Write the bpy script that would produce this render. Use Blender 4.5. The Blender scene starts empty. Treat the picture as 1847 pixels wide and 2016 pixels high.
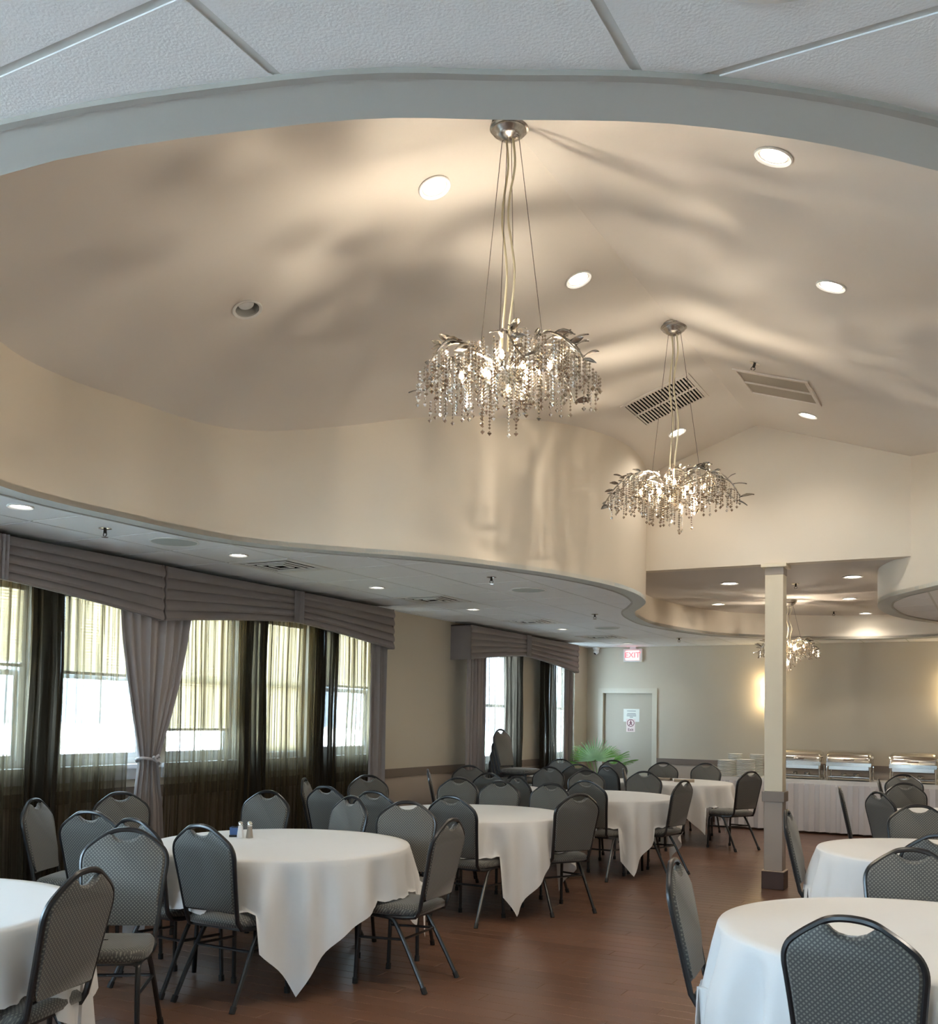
import bpy, bmesh, math, random
from mathutils import Vector, Matrix
random.seed(7)
PI = math.pi
SC = bpy.context.scene
COL = SC.collection

# ------------------------------------------------------------------ camera
CAM_H = 1.554
FPX, YAW, PITCH, ROLL, CX, CY = 1964.4, .4925, .0433, .0172, 923.5, 1328.0
fw = Vector((-math.sin(YAW)*math.cos(PITCH), math.cos(YAW)*math.cos(PITCH), math.sin(PITCH)))
r0 = Vector((math.cos(YAW), math.sin(YAW), 0)); u0 = r0.cross(fw)
rt = math.cos(ROLL)*r0 + math.sin(ROLL)*u0
up = -math.sin(ROLL)*r0 + math.cos(ROLL)*u0
cd = bpy.data.cameras.new('camera'); cam = bpy.data.objects.new('camera', cd); COL.objects.link(cam)
M = Matrix((rt, up, -fw)).transposed().to_4x4(); M.translation = (0, 0, CAM_H)
cam.matrix_world = M
cd.sensor_fit = 'HORIZONTAL'; cd.sensor_width = 36; cd.lens = FPX/1847*36
cd.shift_x = 0.0; cd.shift_y = (CY-1008)/1847
cd.clip_start = .05; cd.clip_end = 300
SC.camera = cam

# ------------------------------------------------------------------ world, exposure
SC.view_settings.view_transform = 'Standard'; SC.view_settings.look = 'None'
SC.view_settings.gamma = 1; SC.view_settings.use_curve_mapping = False
SC.view_settings.exposure = 1.2
try:
    SC.cycles.transparent_max_bounces = 16; SC.cycles.max_bounces = 8; SC.cycles.diffuse_bounces = 4; SC.cycles.glossy_bounces = 4
    SC.cycles.sample_clamp_indirect = 6; SC.cycles.caustics_reflective = False; SC.cycles.caustics_refractive = False
except Exception: pass
W = bpy.data.worlds.new('sky'); SC.world = W; W.use_nodes = True
wn = W.node_tree; bg = wn.nodes['Background']
SKY_STRENGTH = 13.0
bg.inputs[0].default_value = (.59, .80, 1.0, 1); bg.inputs[1].default_value = SKY_STRENGTH

sun = bpy.data.lights.new('sun', 'SUN'); sun.energy = 330; sun.color = (.86, .93, 1.0); sun.angle = .01
so_ = bpy.data.objects.new('sun', sun); COL.objects.link(so_); so_.rotation_euler = (math.radians(-12), math.radians(38), 0)

# ------------------------------------------------------------------ materials
MATS = {}
def mat(name, col, rough=.6, metal=0, emit=None, es=1, spec=.5, noise=None, bump=None, sheen=0, coat=0):
    if name in MATS: return MATS[name]
    m = bpy.data.materials.new(name); m.use_nodes = True; nt = m.node_tree
    b = nt.nodes['Principled BSDF']; N = nt.nodes; L = nt.links
    b.inputs['Base Color'].default_value = (*col, 1); b.inputs['Roughness'].default_value = rough
    b.inputs['Metallic'].default_value = metal; b.inputs['Specular IOR Level'].default_value = spec
    if sheen: b.inputs['Sheen Weight'].default_value = sheen; b.inputs['Sheen Roughness'].default_value = .4
    if coat: b.inputs['Coat Weight'].default_value = coat; b.inputs['Coat Roughness'].default_value = .15
    if emit: b.inputs['Emission Color'].default_value = (*emit, 1); b.inputs['Emission Strength'].default_value = es
    if noise or bump:
        g = N.new('ShaderNodeNewGeometry')
    if noise:
        sc, amt = noise
        n = N.new('ShaderNodeTexNoise'); n.inputs['Scale'].default_value = sc; n.inputs['Detail'].default_value = 4
        L.new(g.outputs['Position'], n.inputs['Vector'])
        r = N.new('ShaderNodeMapRange'); r.inputs['To Min'].default_value = 1-amt; r.inputs['To Max'].default_value = 1+amt
        L.new(n.outputs['Fac'], r.inputs['Value'])
        mx = N.new('ShaderNodeMix'); mx.data_type = 'RGBA'; mx.blend_type = 'MULTIPLY'; mx.inputs['Factor'].default_value = 1
        mx.inputs['A'].default_value = (*col, 1); L.new(r.outputs['Result'], mx.inputs['B']); L.new(mx.outputs['Result'], b.inputs['Base Color'])
    if bump:
        sc, st = bump
        n = N.new('ShaderNodeTexNoise'); n.inputs['Scale'].default_value = sc; n.inputs['Detail'].default_value = 3
        L.new(g.outputs['Position'], n.inputs['Vector'])
        bp = N.new('ShaderNodeBump'); bp.inputs['Strength'].default_value = st; bp.inputs['Distance'].default_value = .002
        L.new(n.outputs['Fac'], bp.inputs['Height']); L.new(bp.outputs['Normal'], b.inputs['Normal'])
    MATS[name] = m; return m

paint = mat('plaster_warm', (.78, .70, .59), .75, noise=(1.3, .035), bump=(60, .12))
vaultm = mat('plaster_vault', (.80, .74, .67), .8, noise=(.8, .03), bump=(50, .1))
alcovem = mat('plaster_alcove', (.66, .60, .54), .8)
wallm = mat('wall_paint', (.58, .52, .42), .7, noise=(.9, .03), bump=(80, .1))
wainm = mat('wainscot_paint', (.50, .42, .35), .6)
railm = mat('rail_taupe', (.20, .155, .125), .45)
tilem = mat('ceiling_tile', (.88, .89, .90), .9, bump=(160, .5))
gridm = mat('tbar_grid', (.62, .63, .61), .5)
ringm = mat('soffit_rim_paint', (.56, .57, .54), .6)
dark = mat('dark_gap', (.012, .012, .012), .9, spec=0)
doorm = mat('door_paint', (.45, .395, .31), .5)
dframe = mat('door_frame_paint', (.62, .57, .47), .45)
basem = mat('dark_base', (.07, .035, .025), .45)
colupm = mat('column_cream', (.80, .72, .57), .6)
colm = mat('column_taupe', (.40, .345, .30), .6)
blackm = mat('black_frame', (.011, .012, .014), .28, spec=.6)
rubber = mat('rubber', (.015, .015, .015), .7)
chrome = mat('chrome', (.78, .76, .72), .13, 1)
steel = mat('brushed_steel', (.55, .53, .50), .3, 1)
silver = mat('antique_silver', (.50, .475, .44), .26, 1, noise=(90, .35))
drapem = mat('drape_mauve', (.30, .265, .26), .55, sheen=.4)
valm = mat('valance_mauve', (.235, .20, .195), .6, sheen=.3)
lampw = mat('lamp_lens', (1, 1, 1), .5, emit=(1, .93, .80), es=14)
lampsm = mat('lamp_lens_small', (1, 1, 1), .5, emit=(1, .95, .86), es=6)
lampoff = mat('lamp_lens_off', (.82, .82, .80), .4)
trimw = mat('trim_white', (.80, .79, .76), .45)
bafflem = mat('baffle_grey', (.46, .46, .44), .6)
plate_m = mat('porcelain', (.86, .86, .82), .3)
napk = mat('napkin_taupe', (.45, .37, .29), .85)
linen = mat('buffet_linen', (.80, .80, .84), .8)
dark_metal = mat('dark_bronze', (.05, .045, .04), .4, .8)
white_plastic = mat('white_plastic', (.80, .80, .78), .4)
speakm = mat('speaker_grille', (.52, .55, .52), .6)
saltm = mat('glass_salt', (.80, .80, .80), .15)
pepperm = mat('glass_pepper', (.30, .26, .22), .2)
bluep = mat('blue_packet', (.05, .12, .30), .6)
potm = mat('pot_dark', (.10, .08, .06), .5)
soil = mat('soil', (.04, .03, .02), .9)
leafm = mat('palm_leaf', (.20, .46, .10), .45, noise=(12, .35))
leafpale = mat('palm_leaf_pale', (.42, .66, .40), .45, noise=(12, .3))
redl = mat('exit_red', (.9, .1, .1), .4, emit=(1, .04, .05), es=2.2)
redbg = mat('exit_face', (.95, .5, .48), .4, emit=(1, .35, .33), es=1.0)
paperm = mat('paper', (.80, .80, .74), .8)
inkm = mat('ink_grey', (.35, .35, .33), .8)
inkred = mat('ink_darkred', (.16, .03, .05), .7)
pinkp = mat('pink_card', (.80, .66, .62), .7)
winm = mat('window_vinyl', (.85, .86, .86), .4)
ground_m = mat('ground', (.64, .65, .64), .9)
cordm = mat('clear_cord', (.78, .70, .50), .3)
wirem = mat('wire', (.16, .14, .12), .4, .8)
tiem = mat('tie_cord', (.55, .53, .55), .5)
bulbm = mat('bulb', (1, .9, .7), .4, emit=(1, .78, .48), es=26)
sconm = mat('sconce_glass', (1, .9, .7), .4, emit=(1, .74, .42), es=3)

def node_mat(name):
    m = bpy.data.materials.new(name); m.use_nodes = True; MATS[name] = m
    nt = m.node_tree
    for n in list(nt.nodes):
        if n.type != 'OUTPUT_MATERIAL': nt.nodes.remove(n)
    out = [n for n in nt.nodes if n.type == 'OUTPUT_MATERIAL'][0]
    def n_(t, **k):
        n = nt.nodes.new(t)
        for a, v in k.items(): setattr(n, a, v)
        return n
    return m, nt.links.new, n_, out

# floor: red-brown planks, tone varies plank by plank
PW, PLEN = .127, 1.22
def floor_material():
    m, L, n_, out = node_mat('floor_wood')
    b = n_('ShaderNodeBsdfPrincipled'); L(b.outputs[0], out.inputs[0])
    g = n_('ShaderNodeNewGeometry'); s = n_('ShaderNodeSeparateXYZ'); L(g.outputs['Position'], s.inputs[0])
    def mth(op, a, bv=None):
        q = n_('ShaderNodeMath', operation=op)
        for i, v in enumerate((a, bv)):
            if v is None: continue
            if isinstance(v, (int, float)): q.inputs[i].default_value = v
            else: L(v, q.inputs[i])
        return q.outputs[0]
    row = mth('FLOOR', mth('DIVIDE', s.outputs['Y'], PW))
    off = mth('MULTIPLY', mth('FRACT', mth('MULTIPLY', row, .618)), PLEN)
    colm_ = mth('FLOOR', mth('DIVIDE', mth('ADD', s.outputs['X'], off), PLEN))
    cb = n_('ShaderNodeCombineXYZ'); L(row, cb.inputs[0]); L(colm_, cb.inputs[1])
    wn_ = n_('ShaderNodeTexWhiteNoise', noise_dimensions='2D'); L(cb.outputs[0], wn_.inputs['Vector'])
    mp = n_('ShaderNodeMapping'); mp.inputs['Scale'].default_value = (1.2, 13, 1); L(g.outputs['Position'], mp.inputs[0])
    nz = n_('ShaderNodeTexNoise'); nz.inputs['Scale'].default_value = 1.6; nz.inputs['Detail'].default_value = 2; L(mp.outputs[0], nz.inputs['Vector'])
    mixv = mth('ADD', mth('ADD', mth('MULTIPLY', wn_.outputs['Value'], .24), .35), mth('MULTIPLY', nz.outputs['Fac'], .08))
    cr = n_('ShaderNodeValToRGB'); L(mixv, cr.inputs[0])
    cr.color_ramp.elements[0].position = .2; cr.color_ramp.elements[0].color = (.088, .042, .026, 1)
    cr.color_ramp.elements[1].position = .85; cr.color_ramp.elements[1].color = (.215, .112, .070, 1)
    L(cr.outputs[0], b.inputs['Base Color'])
    rr = n_('ShaderNodeMapRange'); rr.inputs['To Min'].default_value = .27; rr.inputs['To Max'].default_value = .29
    L(nz.outputs['Fac'], rr.inputs['Value']); L(rr.outputs[0], b.inputs['Roughness'])
    b.inputs['Specular IOR Level'].default_value = .4
    return m
floorm = floor_material()

def fabric_material():
    m, L, n_, out = node_mat('chair_fabric')
    b = n_('ShaderNodeBsdfPrincipled'); L(b.outputs[0], out.inputs[0])
    uv = n_('ShaderNodeTexCoord'); mp = n_('ShaderNodeMapping'); L(uv.outputs['UV'], mp.inputs[0])
    mp.inputs['Rotation'].default_value = (0, 0, PI/4); mp.inputs['Scale'].default_value = (1, 1, 1)
    s = n_('ShaderNodeSeparateXYZ'); L(mp.outputs[0], s.inputs[0])
    def mth(op, a, bv=None):
        q = n_('ShaderNodeMath', operation=op)
        for i, v in enumerate((a, bv)):
            if v is None: continue
            if isinstance(v, (int, float)): q.inputs[i].default_value = v
            else: L(v, q.inputs[i])
        return q.outputs[0]
    k = 1/.0125
    def tri(o): return mth('ABSOLUTE', mth('SUBTRACT', mth('FRACT', mth('MULTIPLY', o, k)), .5))
    d = mth('MAXIMUM', tri(s.outputs['X']), tri(s.outputs['Y']))
    rp = n_('ShaderNodeMapRange'); rp.inputs['From Min'].default_value = .20; rp.inputs['From Max'].default_value = .32
    rp.inputs['To Min'].default_value = 1; rp.inputs['To Max'].default_value = 0; L(d, rp.inputs['Value'])
    mx = n_('ShaderNodeMix', data_type='RGBA'); L(rp.outputs[0], mx.inputs['Factor'])
    mx.inputs['A'].default_value = (.068, .068, .064, 1); mx.inputs['B'].default_value = (.20, .195, .17, 1)
    L(mx.outputs['Result'], b.inputs['Base Color']); b.inputs['Roughness'].default_value = .6
    b.inputs['Specular IOR Level'].default_value = .45
    b.inputs['Sheen Weight'].default_value = .35; b.inputs['Sheen Roughness'].default_value = .45
    bp = n_('ShaderNodeBump'); bp.inputs['Strength'].default_value = .25; bp.inputs['Distance'].default_value = .001
    L(rp.outputs[0], bp.inputs['Height']); L(bp.outputs[0], b.inputs['Normal'])
    return m
fabric = fabric_material()

def cloth_material(name, col):
    m, L, n_, out = node_mat(name)
    b = n_('ShaderNodeBsdfPrincipled'); b.inputs['Base Color'].default_value = (*col, 1); b.inputs['Roughness'].default_value = .75
    b.inputs['Sheen Weight'].default_value = .15
    t = n_('ShaderNodeBsdfTranslucent'); t.inputs[0].default_value = (*col, 1)
    mx = n_('ShaderNodeMixShader'); mx.inputs[0].default_value = .15
    g = n_('ShaderNodeNewGeometry'); nz = n_('ShaderNodeTexNoise'); nz.inputs['Scale'].default_value = 5; nz.inputs['Detail'].default_value = 3
    L(g.outputs['Position'], nz.inputs['Vector'])
    bp = n_('ShaderNodeBump'); bp.inputs['Strength'].default_value = .25; bp.inputs['Distance'].default_value = .02
    tc = n_('ShaderNodeTexCoord'); sp = n_('ShaderNodeSeparateXYZ'); L(tc.outputs['Object'], sp.inputs[0])
    def mth(op, a_, b_=None):
        q = n_('ShaderNodeMath', operation=op)
        for i, v_ in enumerate((a_, b_)):
            if v_ is None: continue
            if isinstance(v_, (int, float)): q.inputs[i].default_value = v_
            else: L(v_, q.inputs[i])
        return q.outputs[0]
    def line(o_, per, sh): return mth('LESS_THAN', mth('ABSOLUTE', mth('SUBTRACT', mth('FRACT', mth('ADD', mth('DIVIDE', o_, per), sh)), .5)), .012)
    cr_ = mth('MAXIMUM', line(sp.outputs['X'], .36, .2), line(sp.outputs['Y'], .52, .3))
    L(mth('ADD', nz.outputs['Fac'], mth('MULTIPLY', cr_, .10)), bp.inputs['Height']); L(bp.outputs[0], b.inputs['Normal'])
    L(b.outputs[0], mx.inputs[1]); L(t.outputs[0], mx.inputs[2]); L(mx.outputs[0], out.inputs[0]); return m
clothm = cloth_material('table_linen', (.88, .88, .88))
skirtm = cloth_material('skirt_linen', (.78, .77, .80))

def sheer_material(name, col, dens):
    # opacity varies in bands along the width, standing in for darker folds
    m, L, n_, out = node_mat(name)
    tr = n_('ShaderNodeBsdfTransparent'); tr.inputs[0].default_value = (1, 1, 1, 1)
    tl = n_('ShaderNodeBsdfTranslucent'); tl.inputs[0].default_value = (*col, 1)
    df = n_('ShaderNodeBsdfDiffuse'); df.inputs[0].default_value = (*col, 1)
    a = n_('ShaderNodeMixShader'); a.inputs[0].default_value = .45; L(tl.outputs[0], a.inputs[1]); L(df.outputs[0], a.inputs[2])
    uv = n_('ShaderNodeTexCoord'); mp = n_('ShaderNodeMapping'); mp.inputs['Scale'].default_value = (6.5, .25, 1); L(uv.outputs['UV'], mp.inputs[0])
    nz = n_('ShaderNodeTexNoise'); nz.inputs['Scale'].default_value = 1.0; nz.inputs['Detail'].default_value = 3; L(mp.outputs[0], nz.inputs['Vector'])
    r = n_('ShaderNodeMapRange'); r.inputs['From Min'].default_value = .40; r.inputs['From Max'].default_value = .60
    r.inputs['To Min'].default_value = dens[0]; r.inputs['To Max'].default_value = dens[1]; L(nz.outputs['Fac'], r.inputs['Value'])
    mx = n_('ShaderNodeMixShader'); L(r.outputs[0], mx.inputs[0]); L(tr.outputs[0], mx.inputs[1]); L(a.outputs[0], mx.inputs[2])
    L(mx.outputs[0], out.inputs[0]); return m
sheerm = sheer_material('sheer_olive', (.085, .068, .042), (.66, .985))
sheerd = sheer_material('sheer_dense', (.05, .042, .032), (.95, .997))
sheerw = sheer_material('sheer_pale', (.13, .11, .085), (.70, .97))

def glass_material(name, col, fac, rough=.02):
    m, L, n_, out = node_mat(name)
    tr = n_('ShaderNodeBsdfTransparent'); tr.inputs[0].default_value = (*col, 1)
    gl = n_('ShaderNodeBsdfGlossy'); gl.inputs['Roughness'].default_value = rough; gl.inputs[0].default_value = (1, 1, 1, 1)
    mx = n_('ShaderNodeMixShader'); mx.inputs[0].default_value = fac
    L(tr.outputs[0], mx.inputs[1]); L(gl.outputs[0], mx.inputs[2]); L(mx.outputs[0], out.inputs[0]); return m
pane_m = glass_material('window_glass', (.95, .97, .97), .06)
beadm = glass_material('smoky_crystal', (.72, .66, .56), .55, .08)
def blind_material():
    m, L, n_, out = node_mat('blind_slat')
    tl = n_('ShaderNodeBsdfTranslucent'); tl.inputs[0].default_value = (.88, .71, .45, 1)
    df = n_('ShaderNodeBsdfDiffuse'); df.inputs[0].default_value = (.62, .58, .44, 1)
    a = n_('ShaderNodeMixShader'); a.inputs[0].default_value = .5; L(tl.outputs[0], a.inputs[1]); L(df.outputs[0], a.inputs[2]); L(a.outputs[0], out.inputs[0]); return m
blindm = blind_material()

# ------------------------------------------------------------------ mesh helpers
class MB:
    def __init__(s): s.v = []; s.f = []; s.uv = None
    def add(s, vs, fs):
        o = len(s.v); s.v += [tuple(v) for v in vs]; s.f += [tuple(i+o for i in f) for f in fs]; return s
    def box(s, x0, x1, y0, y1, z0, z1):
        return s.add([(x0,y0,z0),(x1,y0,z0),(x1,y1,z0),(x0,y1,z0),(x0,y0,z1),(x1,y0,z1),(x1,y1,z1),(x0,y1,z1)],
                     [(0,3,2,1),(4,5,6,7),(0,1,5,4),(1,2,6,5),(2,3,7,6),(3,0,4,7)])
    def quad(s, a, b, c, d): return s.add([a,b,c,d], [(0,1,2,3)])
    def grid(s, rows, closed=False):
        n = len(rows[0]); vs = [p for r in rows for p in r]; fs = []
        for i in range(len(rows)-1):
            for j in range(n if closed else n-1):
                k = (j+1) % n
                fs.append((i*n+j, i*n+k, (i+1)*n+k, (i+1)*n+j))
        return s.add(vs, fs)
    def tube(s, pts, r, seg=8, cap=True, rr=None):
        pts = [Vector(p) for p in pts]; rings = []; n = len(pts)
        prev = None
        for i, p in enumerate(pts):
            t = (pts[min(i+1, n-1)] - pts[max(i-1, 0)]).normalized()
            a = Vector((0,0,1)) if abs(t.z) < .9 else Vector((1,0,0))
            if prev is not None:
                a = prev
            b1 = (a - t*a.dot(t)).normalized(); prev = b1; b2 = t.cross(b1)
            rad = rr[i] if rr else r
            rings.append([p + (b1*math.cos(2*PI*k/seg) + b2*math.sin(2*PI*k/seg))*rad for k in range(seg)])
        o = len(s.v); s.grid(rings, True)
        if cap:
            s.f.append(tuple(o+k for k in reversed(range(seg)))); s.f.append(tuple(o+(n-1)*seg+k for k in range(seg)))
        return s
    def lathe(s, prof, seg=24, c=(0,0,0), cap=True):
        rows = [[(c[0]+r*math.cos(2*PI*k/seg), c[1]+r*math.sin(2*PI*k/seg), c[2]+z) for k in range(seg)] for r, z in prof]
        o = len(s.v); s.grid(rows, True)
        if cap:
            n = len(prof)
            s.f.append(tuple(o+k for k in reversed(range(seg)))); s.f.append(tuple(o+(n-1)*seg+k for k in range(seg)))
        return s
    def prism(s, poly, z0, z1):
        n = len(poly)
        vs = [(x,y,z0) for x,y in poly] + [(x,y,z1) for x,y in poly]
        fs = [tuple(reversed(range(n))), tuple(range(n,2*n))] + [(i,(i+1)%n,n+(i+1)%n,n+i) for i in range(n)]
        return s.add(vs, fs)
    def mesh(s, name, m, smooth=False):
        me = bpy.data.meshes.new(name); me.from_pydata(s.v, [], s.f); me.update()
        bm = bmesh.new(); bm.from_mesh(me); bmesh.ops.recalc_face_normals(bm, faces=bm.faces); bm.to_mesh(me); bm.free()
        if s.uv:
            ul = me.uv_layers.new(name='UVMap')
            for l in me.loops: ul.data[l.index].uv = s.uv(me.vertices[l.vertex_index].co)
        me.materials.append(m)
        if smooth:
            me.polygons.foreach_set('use_smooth', [True]*len(me.polygons))
            if smooth != 'all':
                try: me.set_sharp_from_angle(angle=math.radians(40))
                except Exception: pass
        return me
    def build(s, name, m, parent=None, smooth=False):
        return link(name, s.mesh(name, m, smooth), parent)
def link(name, data, parent=None, loc=None, rot=None):
    o = bpy.data.objects.new(name, data); COL.objects.link(o)
    if parent: o.parent = parent
    if loc: o.location = loc
    if rot: o.rotation_euler = rot
    return o
def tag(o, label, cat, group=None):
    o['label'] = label; o['category'] = cat
    if group: o['group'] = group
    return o
def struct(o): o['kind'] = 'structure'; return o
def stuff(o): o['kind'] = 'stuff'; return o
def thing(name, label, cat, loc=(0,0,0), rz=0, group=None):
    o = link(name, None, None, loc, (0,0,rz)); o.empty_display_size = .1
    return tag(o, label, cat, group)
def copy_tree(o, parent=None):
    c = o.copy(); COL.objects.link(c); c.parent = parent
    for ch in o.children: copy_tree(ch, c)
    return c
def lamp(name, kind, parent, loc, energy, col, size=.05, rot=None, spot=None, blend=.6):
    l = bpy.data.lights.new(name, kind); l.energy = energy; l.color = col
    if kind in ('POINT', 'SPOT'): l.shadow_soft_size = size
    if kind == 'SPOT': l.spot_size = spot; l.spot_blend = blend
    return link(name, l, parent, loc, rot)
def catmull(pts, n=6, closed=False):
    out = []; N = len(pts); P = [Vector(p) for p in pts]
    rng = range(N) if closed else range(N-1)
    for i in rng:
        p0, p1, p2, p3 = (P[(i+k) % N] if closed else P[min(max(i+k, 0), N-1)] for k in (-1, 0, 1, 2))
        for j in range(n):
            t = j/n
            out.append(.5*((2*p1)+(p2-p0)*t+(2*p0-5*p1+4*p2-p3)*t*t+(3*p1-p0-3*p2+p3)*t**3))
    if not closed: out.append(P[-1])
    return out

# ------------------------------------------------------------------ room data
XL, XR, YB, YF = -6.13, 2.05, 15.6, -3.2
ZC, RX, RZ, SL, SR = 2.755, -2.085, 4.42, .345, .332
YG, ZA = 9.67, 3.08
def zv(x): return RZ - (SL*(RX-x) if x < RX else SR*(x-RX))

# floor: planks laid across the room
fl = struct(MB().box(XL-.1, XR+.1, YF-.1, YB+.1, -.12, -.016).build('floor', dark))
plank_cache = {}
def plank_geo(mb, x0, x1, y0, y1, z=0.0):
    g, c, h = .0008, .0016, .015
    a = [(x0+g,y0+g,z-h),(x1-g,y0+g,z-h),(x1-g,y1-g,z-h),(x0+g,y1-g,z-h)]
    b = [(x0+g,y0+g,z-c),(x1-g,y0+g,z-c),(x1-g,y1-g,z-c),(x0+g,y1-g,z-c)]
    t = [(x0+g+c,y0+g+c,z),(x1-g-c,y0+g+c,z),(x1-g-c,y1-g-c,z),(x0+g+c,y1-g-c,z)]
    mb.add(a+b+t, [(0,1,5,4),(1,2,6,5),(2,3,7,6),(3,0,4,7),(4,5,9,8),(5,6,10,9),(6,7,11,10),(7,4,8,11),(8,9,10,11)])
planks = []
for r in range(math.floor(YF/PW), math.ceil(YB/PW)):
    off = ((r*.618) % 1)*PLEN
    c0 = math.floor((XL+off)/PLEN)
    for c in range(c0, math.ceil((XR+off)/PLEN)):
        x0, x1 = max(XL, c*PLEN-off), min(XR, (c+1)*PLEN-off)
        if x1-x0 > .01: planks.append((x0, x1, max(r*PW, YF), min((r+1)*PW, YB)))
def plank_rank(p):
    x, y = (p[0]+p[1])/2, (p[2]+p[3])/2
    inside = -3.6 < x < -.7 and y > 3.2
    return (0 if inside else 1, y if inside else 1e3+abs(y-4))
planks.sort(key=plank_rank)
rest = MB()
for i, (x0, x1, y0, y1) in enumerate(planks):
    if i < 290:
        key = round(x1-x0, 3)
        if key not in plank_cache:
            mb = MB(); plank_geo(mb, -key/2, key/2, -PW/2, PW/2); plank_cache[key] = mb.mesh('plank', floorm)
        link('plank', plank_cache[key], fl, ((x0+x1)/2, (y0+y1)/2, 0))
    else: plank_geo(rest, x0, x1, y0, y1)
stuff(rest.build('planking', floorm, fl))

# opening curve of the raised ceiling (inner face), measured plan outline
CURVE = [(-1.97,1.42),(-2.8,1.53),(-3.6,1.93),(-4.3,2.62),(-4.70,3.40),(-4.79,3.9),(-4.775,4.4),(-4.74,5.0),(-4.62,5.4),(-4.42,5.71),(-4.18,6.0),(-3.92,6.28),
 (-3.68,6.63),(-3.46,7.07),(-3.24,7.6),(-3.08,8.3),(-3.05,8.95),(-3.16,9.61),(-3.376,10.11),(-3.60,10.56),(-3.756,11.21),(-3.815,12.15),
 (-3.53,13.5),(-2.98,14.2),(-2.37,14.64),(-1.725,14.83),(-.95,14.75),(-.35,14.4),(-.18,13.8),(-.42,13.2),(-.80,12.6),(-1.06,11.85),(-1.13,11.14),
 (-1.11,10.7),(-1.05,10.34),(-.90,9.95),(-.745,9.7),(-.49,9.31),(-.1,8.7),(.35,7.7),(.68,6.5),(.85,5.3),(.83,4.2),(.6,3.2),(-.12,2.32),(-.51,1.95),(-.87,1.74),(-1.24,1.57)]
CV = [(p.x, p.y) for p in catmull([(x, y, 0) for x, y in CURVE], 5, True)]
NC = len(CV)
def normal_out(i):
    a, b = CV[i-1], CV[(i+1) % NC]; dx, dy = b[0]-a[0], b[1]-a[1]; l = math.hypot(dx, dy)
    return (-dy/l, dx/l)
area2 = sum(CV[i][0]*CV[(i+1) % NC][1]-CV[(i+1) % NC][0]*CV[i][1] for i in range(NC))
SGN = -1 if area2 > 0 else 1
RIMW = .135
def offset(d): return [(CV[i][0]+SGN*normal_out(i)[0]*d, CV[i][1]+SGN*normal_out(i)[1]*d) for i in range(NC)]
OUTC = offset(RIMW)
def inside(x, y, P):
    c = False; n = len(P); j = n-1
    for i in range(n):
        if (P[i][1] > y) != (P[j][1] > y) and x < (P[j][0]-P[i][0])*(y-P[i][1])/(P[j][1]-P[i][1])+P[i][0]: c = not c
        j = i
    return c

# tiled ceiling
GX, GY, GS = -1.2, 1.187, .607
ceil = struct(MB().box(XL-.1, XR+.1, YF-.1, .3, 4.6, 4.62).build('ceiling', dark))
VENTS = [(-5.145, 6.35), (-5.145, 8.775), (-5.145, 11.205), (-5.145, 13.63)]
def clip_tile(x0, x1, y0, y1):
    """tile outline outside the rim curve; None if none is left"""
    N = 24; per = []
    for k in range(N): per.append((x0+(x1-x0)*k/N, y0))
    for k in range(N): per.append((x1, y0+(y1-y0)*k/N))
    for k in range(N): per.append((x1-(x1-x0)*k/N, y1))
    for k in range(N): per.append((x0, y1-(y1-y0)*k/N))
    flag = [not inside(p[0], p[1], OUTC) for p in per]
    if all(flag): return [[(x0,y0),(x1,y0),(x1,y1),(x0,y1)]]
    if not any(flag): return []
    n = len(per); runs = []; i = 0
    st = next(k for k in range(n) if flag[k] and not flag[k-1])
    k = st
    while k < st+n:
        if flag[k % n]:
            run = []
            while flag[k % n] and k < st+n: run.append(per[k % n]); k += 1
            runs.append(run)
        else: k += 1
    polys = []
    for run in runs:
        a, b = run[-1], run[0]
        ia = min(range(NC), key=lambda i: (OUTC[i][0]-a[0])**2+(OUTC[i][1]-a[1])**2)
        ib = min(range(NC), key=lambda i: (OUTC[i][0]-b[0])**2+(OUTC[i][1]-b[1])**2)
        d = (ib-ia) % NC
        if d <= NC-d: arc = [OUTC[(ia+q) % NC] for q in range(d+1)]
        else: arc = [OUTC[(ia-q) % NC] for q in range(NC-d+1)]
        pts = [run[0]]
        for q in range(1, len(run)-1):
            p, c, nx = run[q-1], run[q], run[q+1]
            if abs((c[0]-p[0])*(nx[1]-c[1])-(c[1]-p[1])*(nx[0]-c[0])) > 1e-9: pts.append(c)
        if len(run) > 1: pts.append(run[-1])
        poly = pts+arc
        if len(poly) >= 3: polys.append(poly)
    return polys
tile_mesh = None; rest_t = MB(); ntile = 0
ix0 = math.floor((XL-GX)/GS); ix1 = math.ceil((XR-GX)/GS); iy0 = math.floor((YF-GY)/GS); iy1 = math.ceil((YB-GY)/GS)
HB = .010
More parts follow.
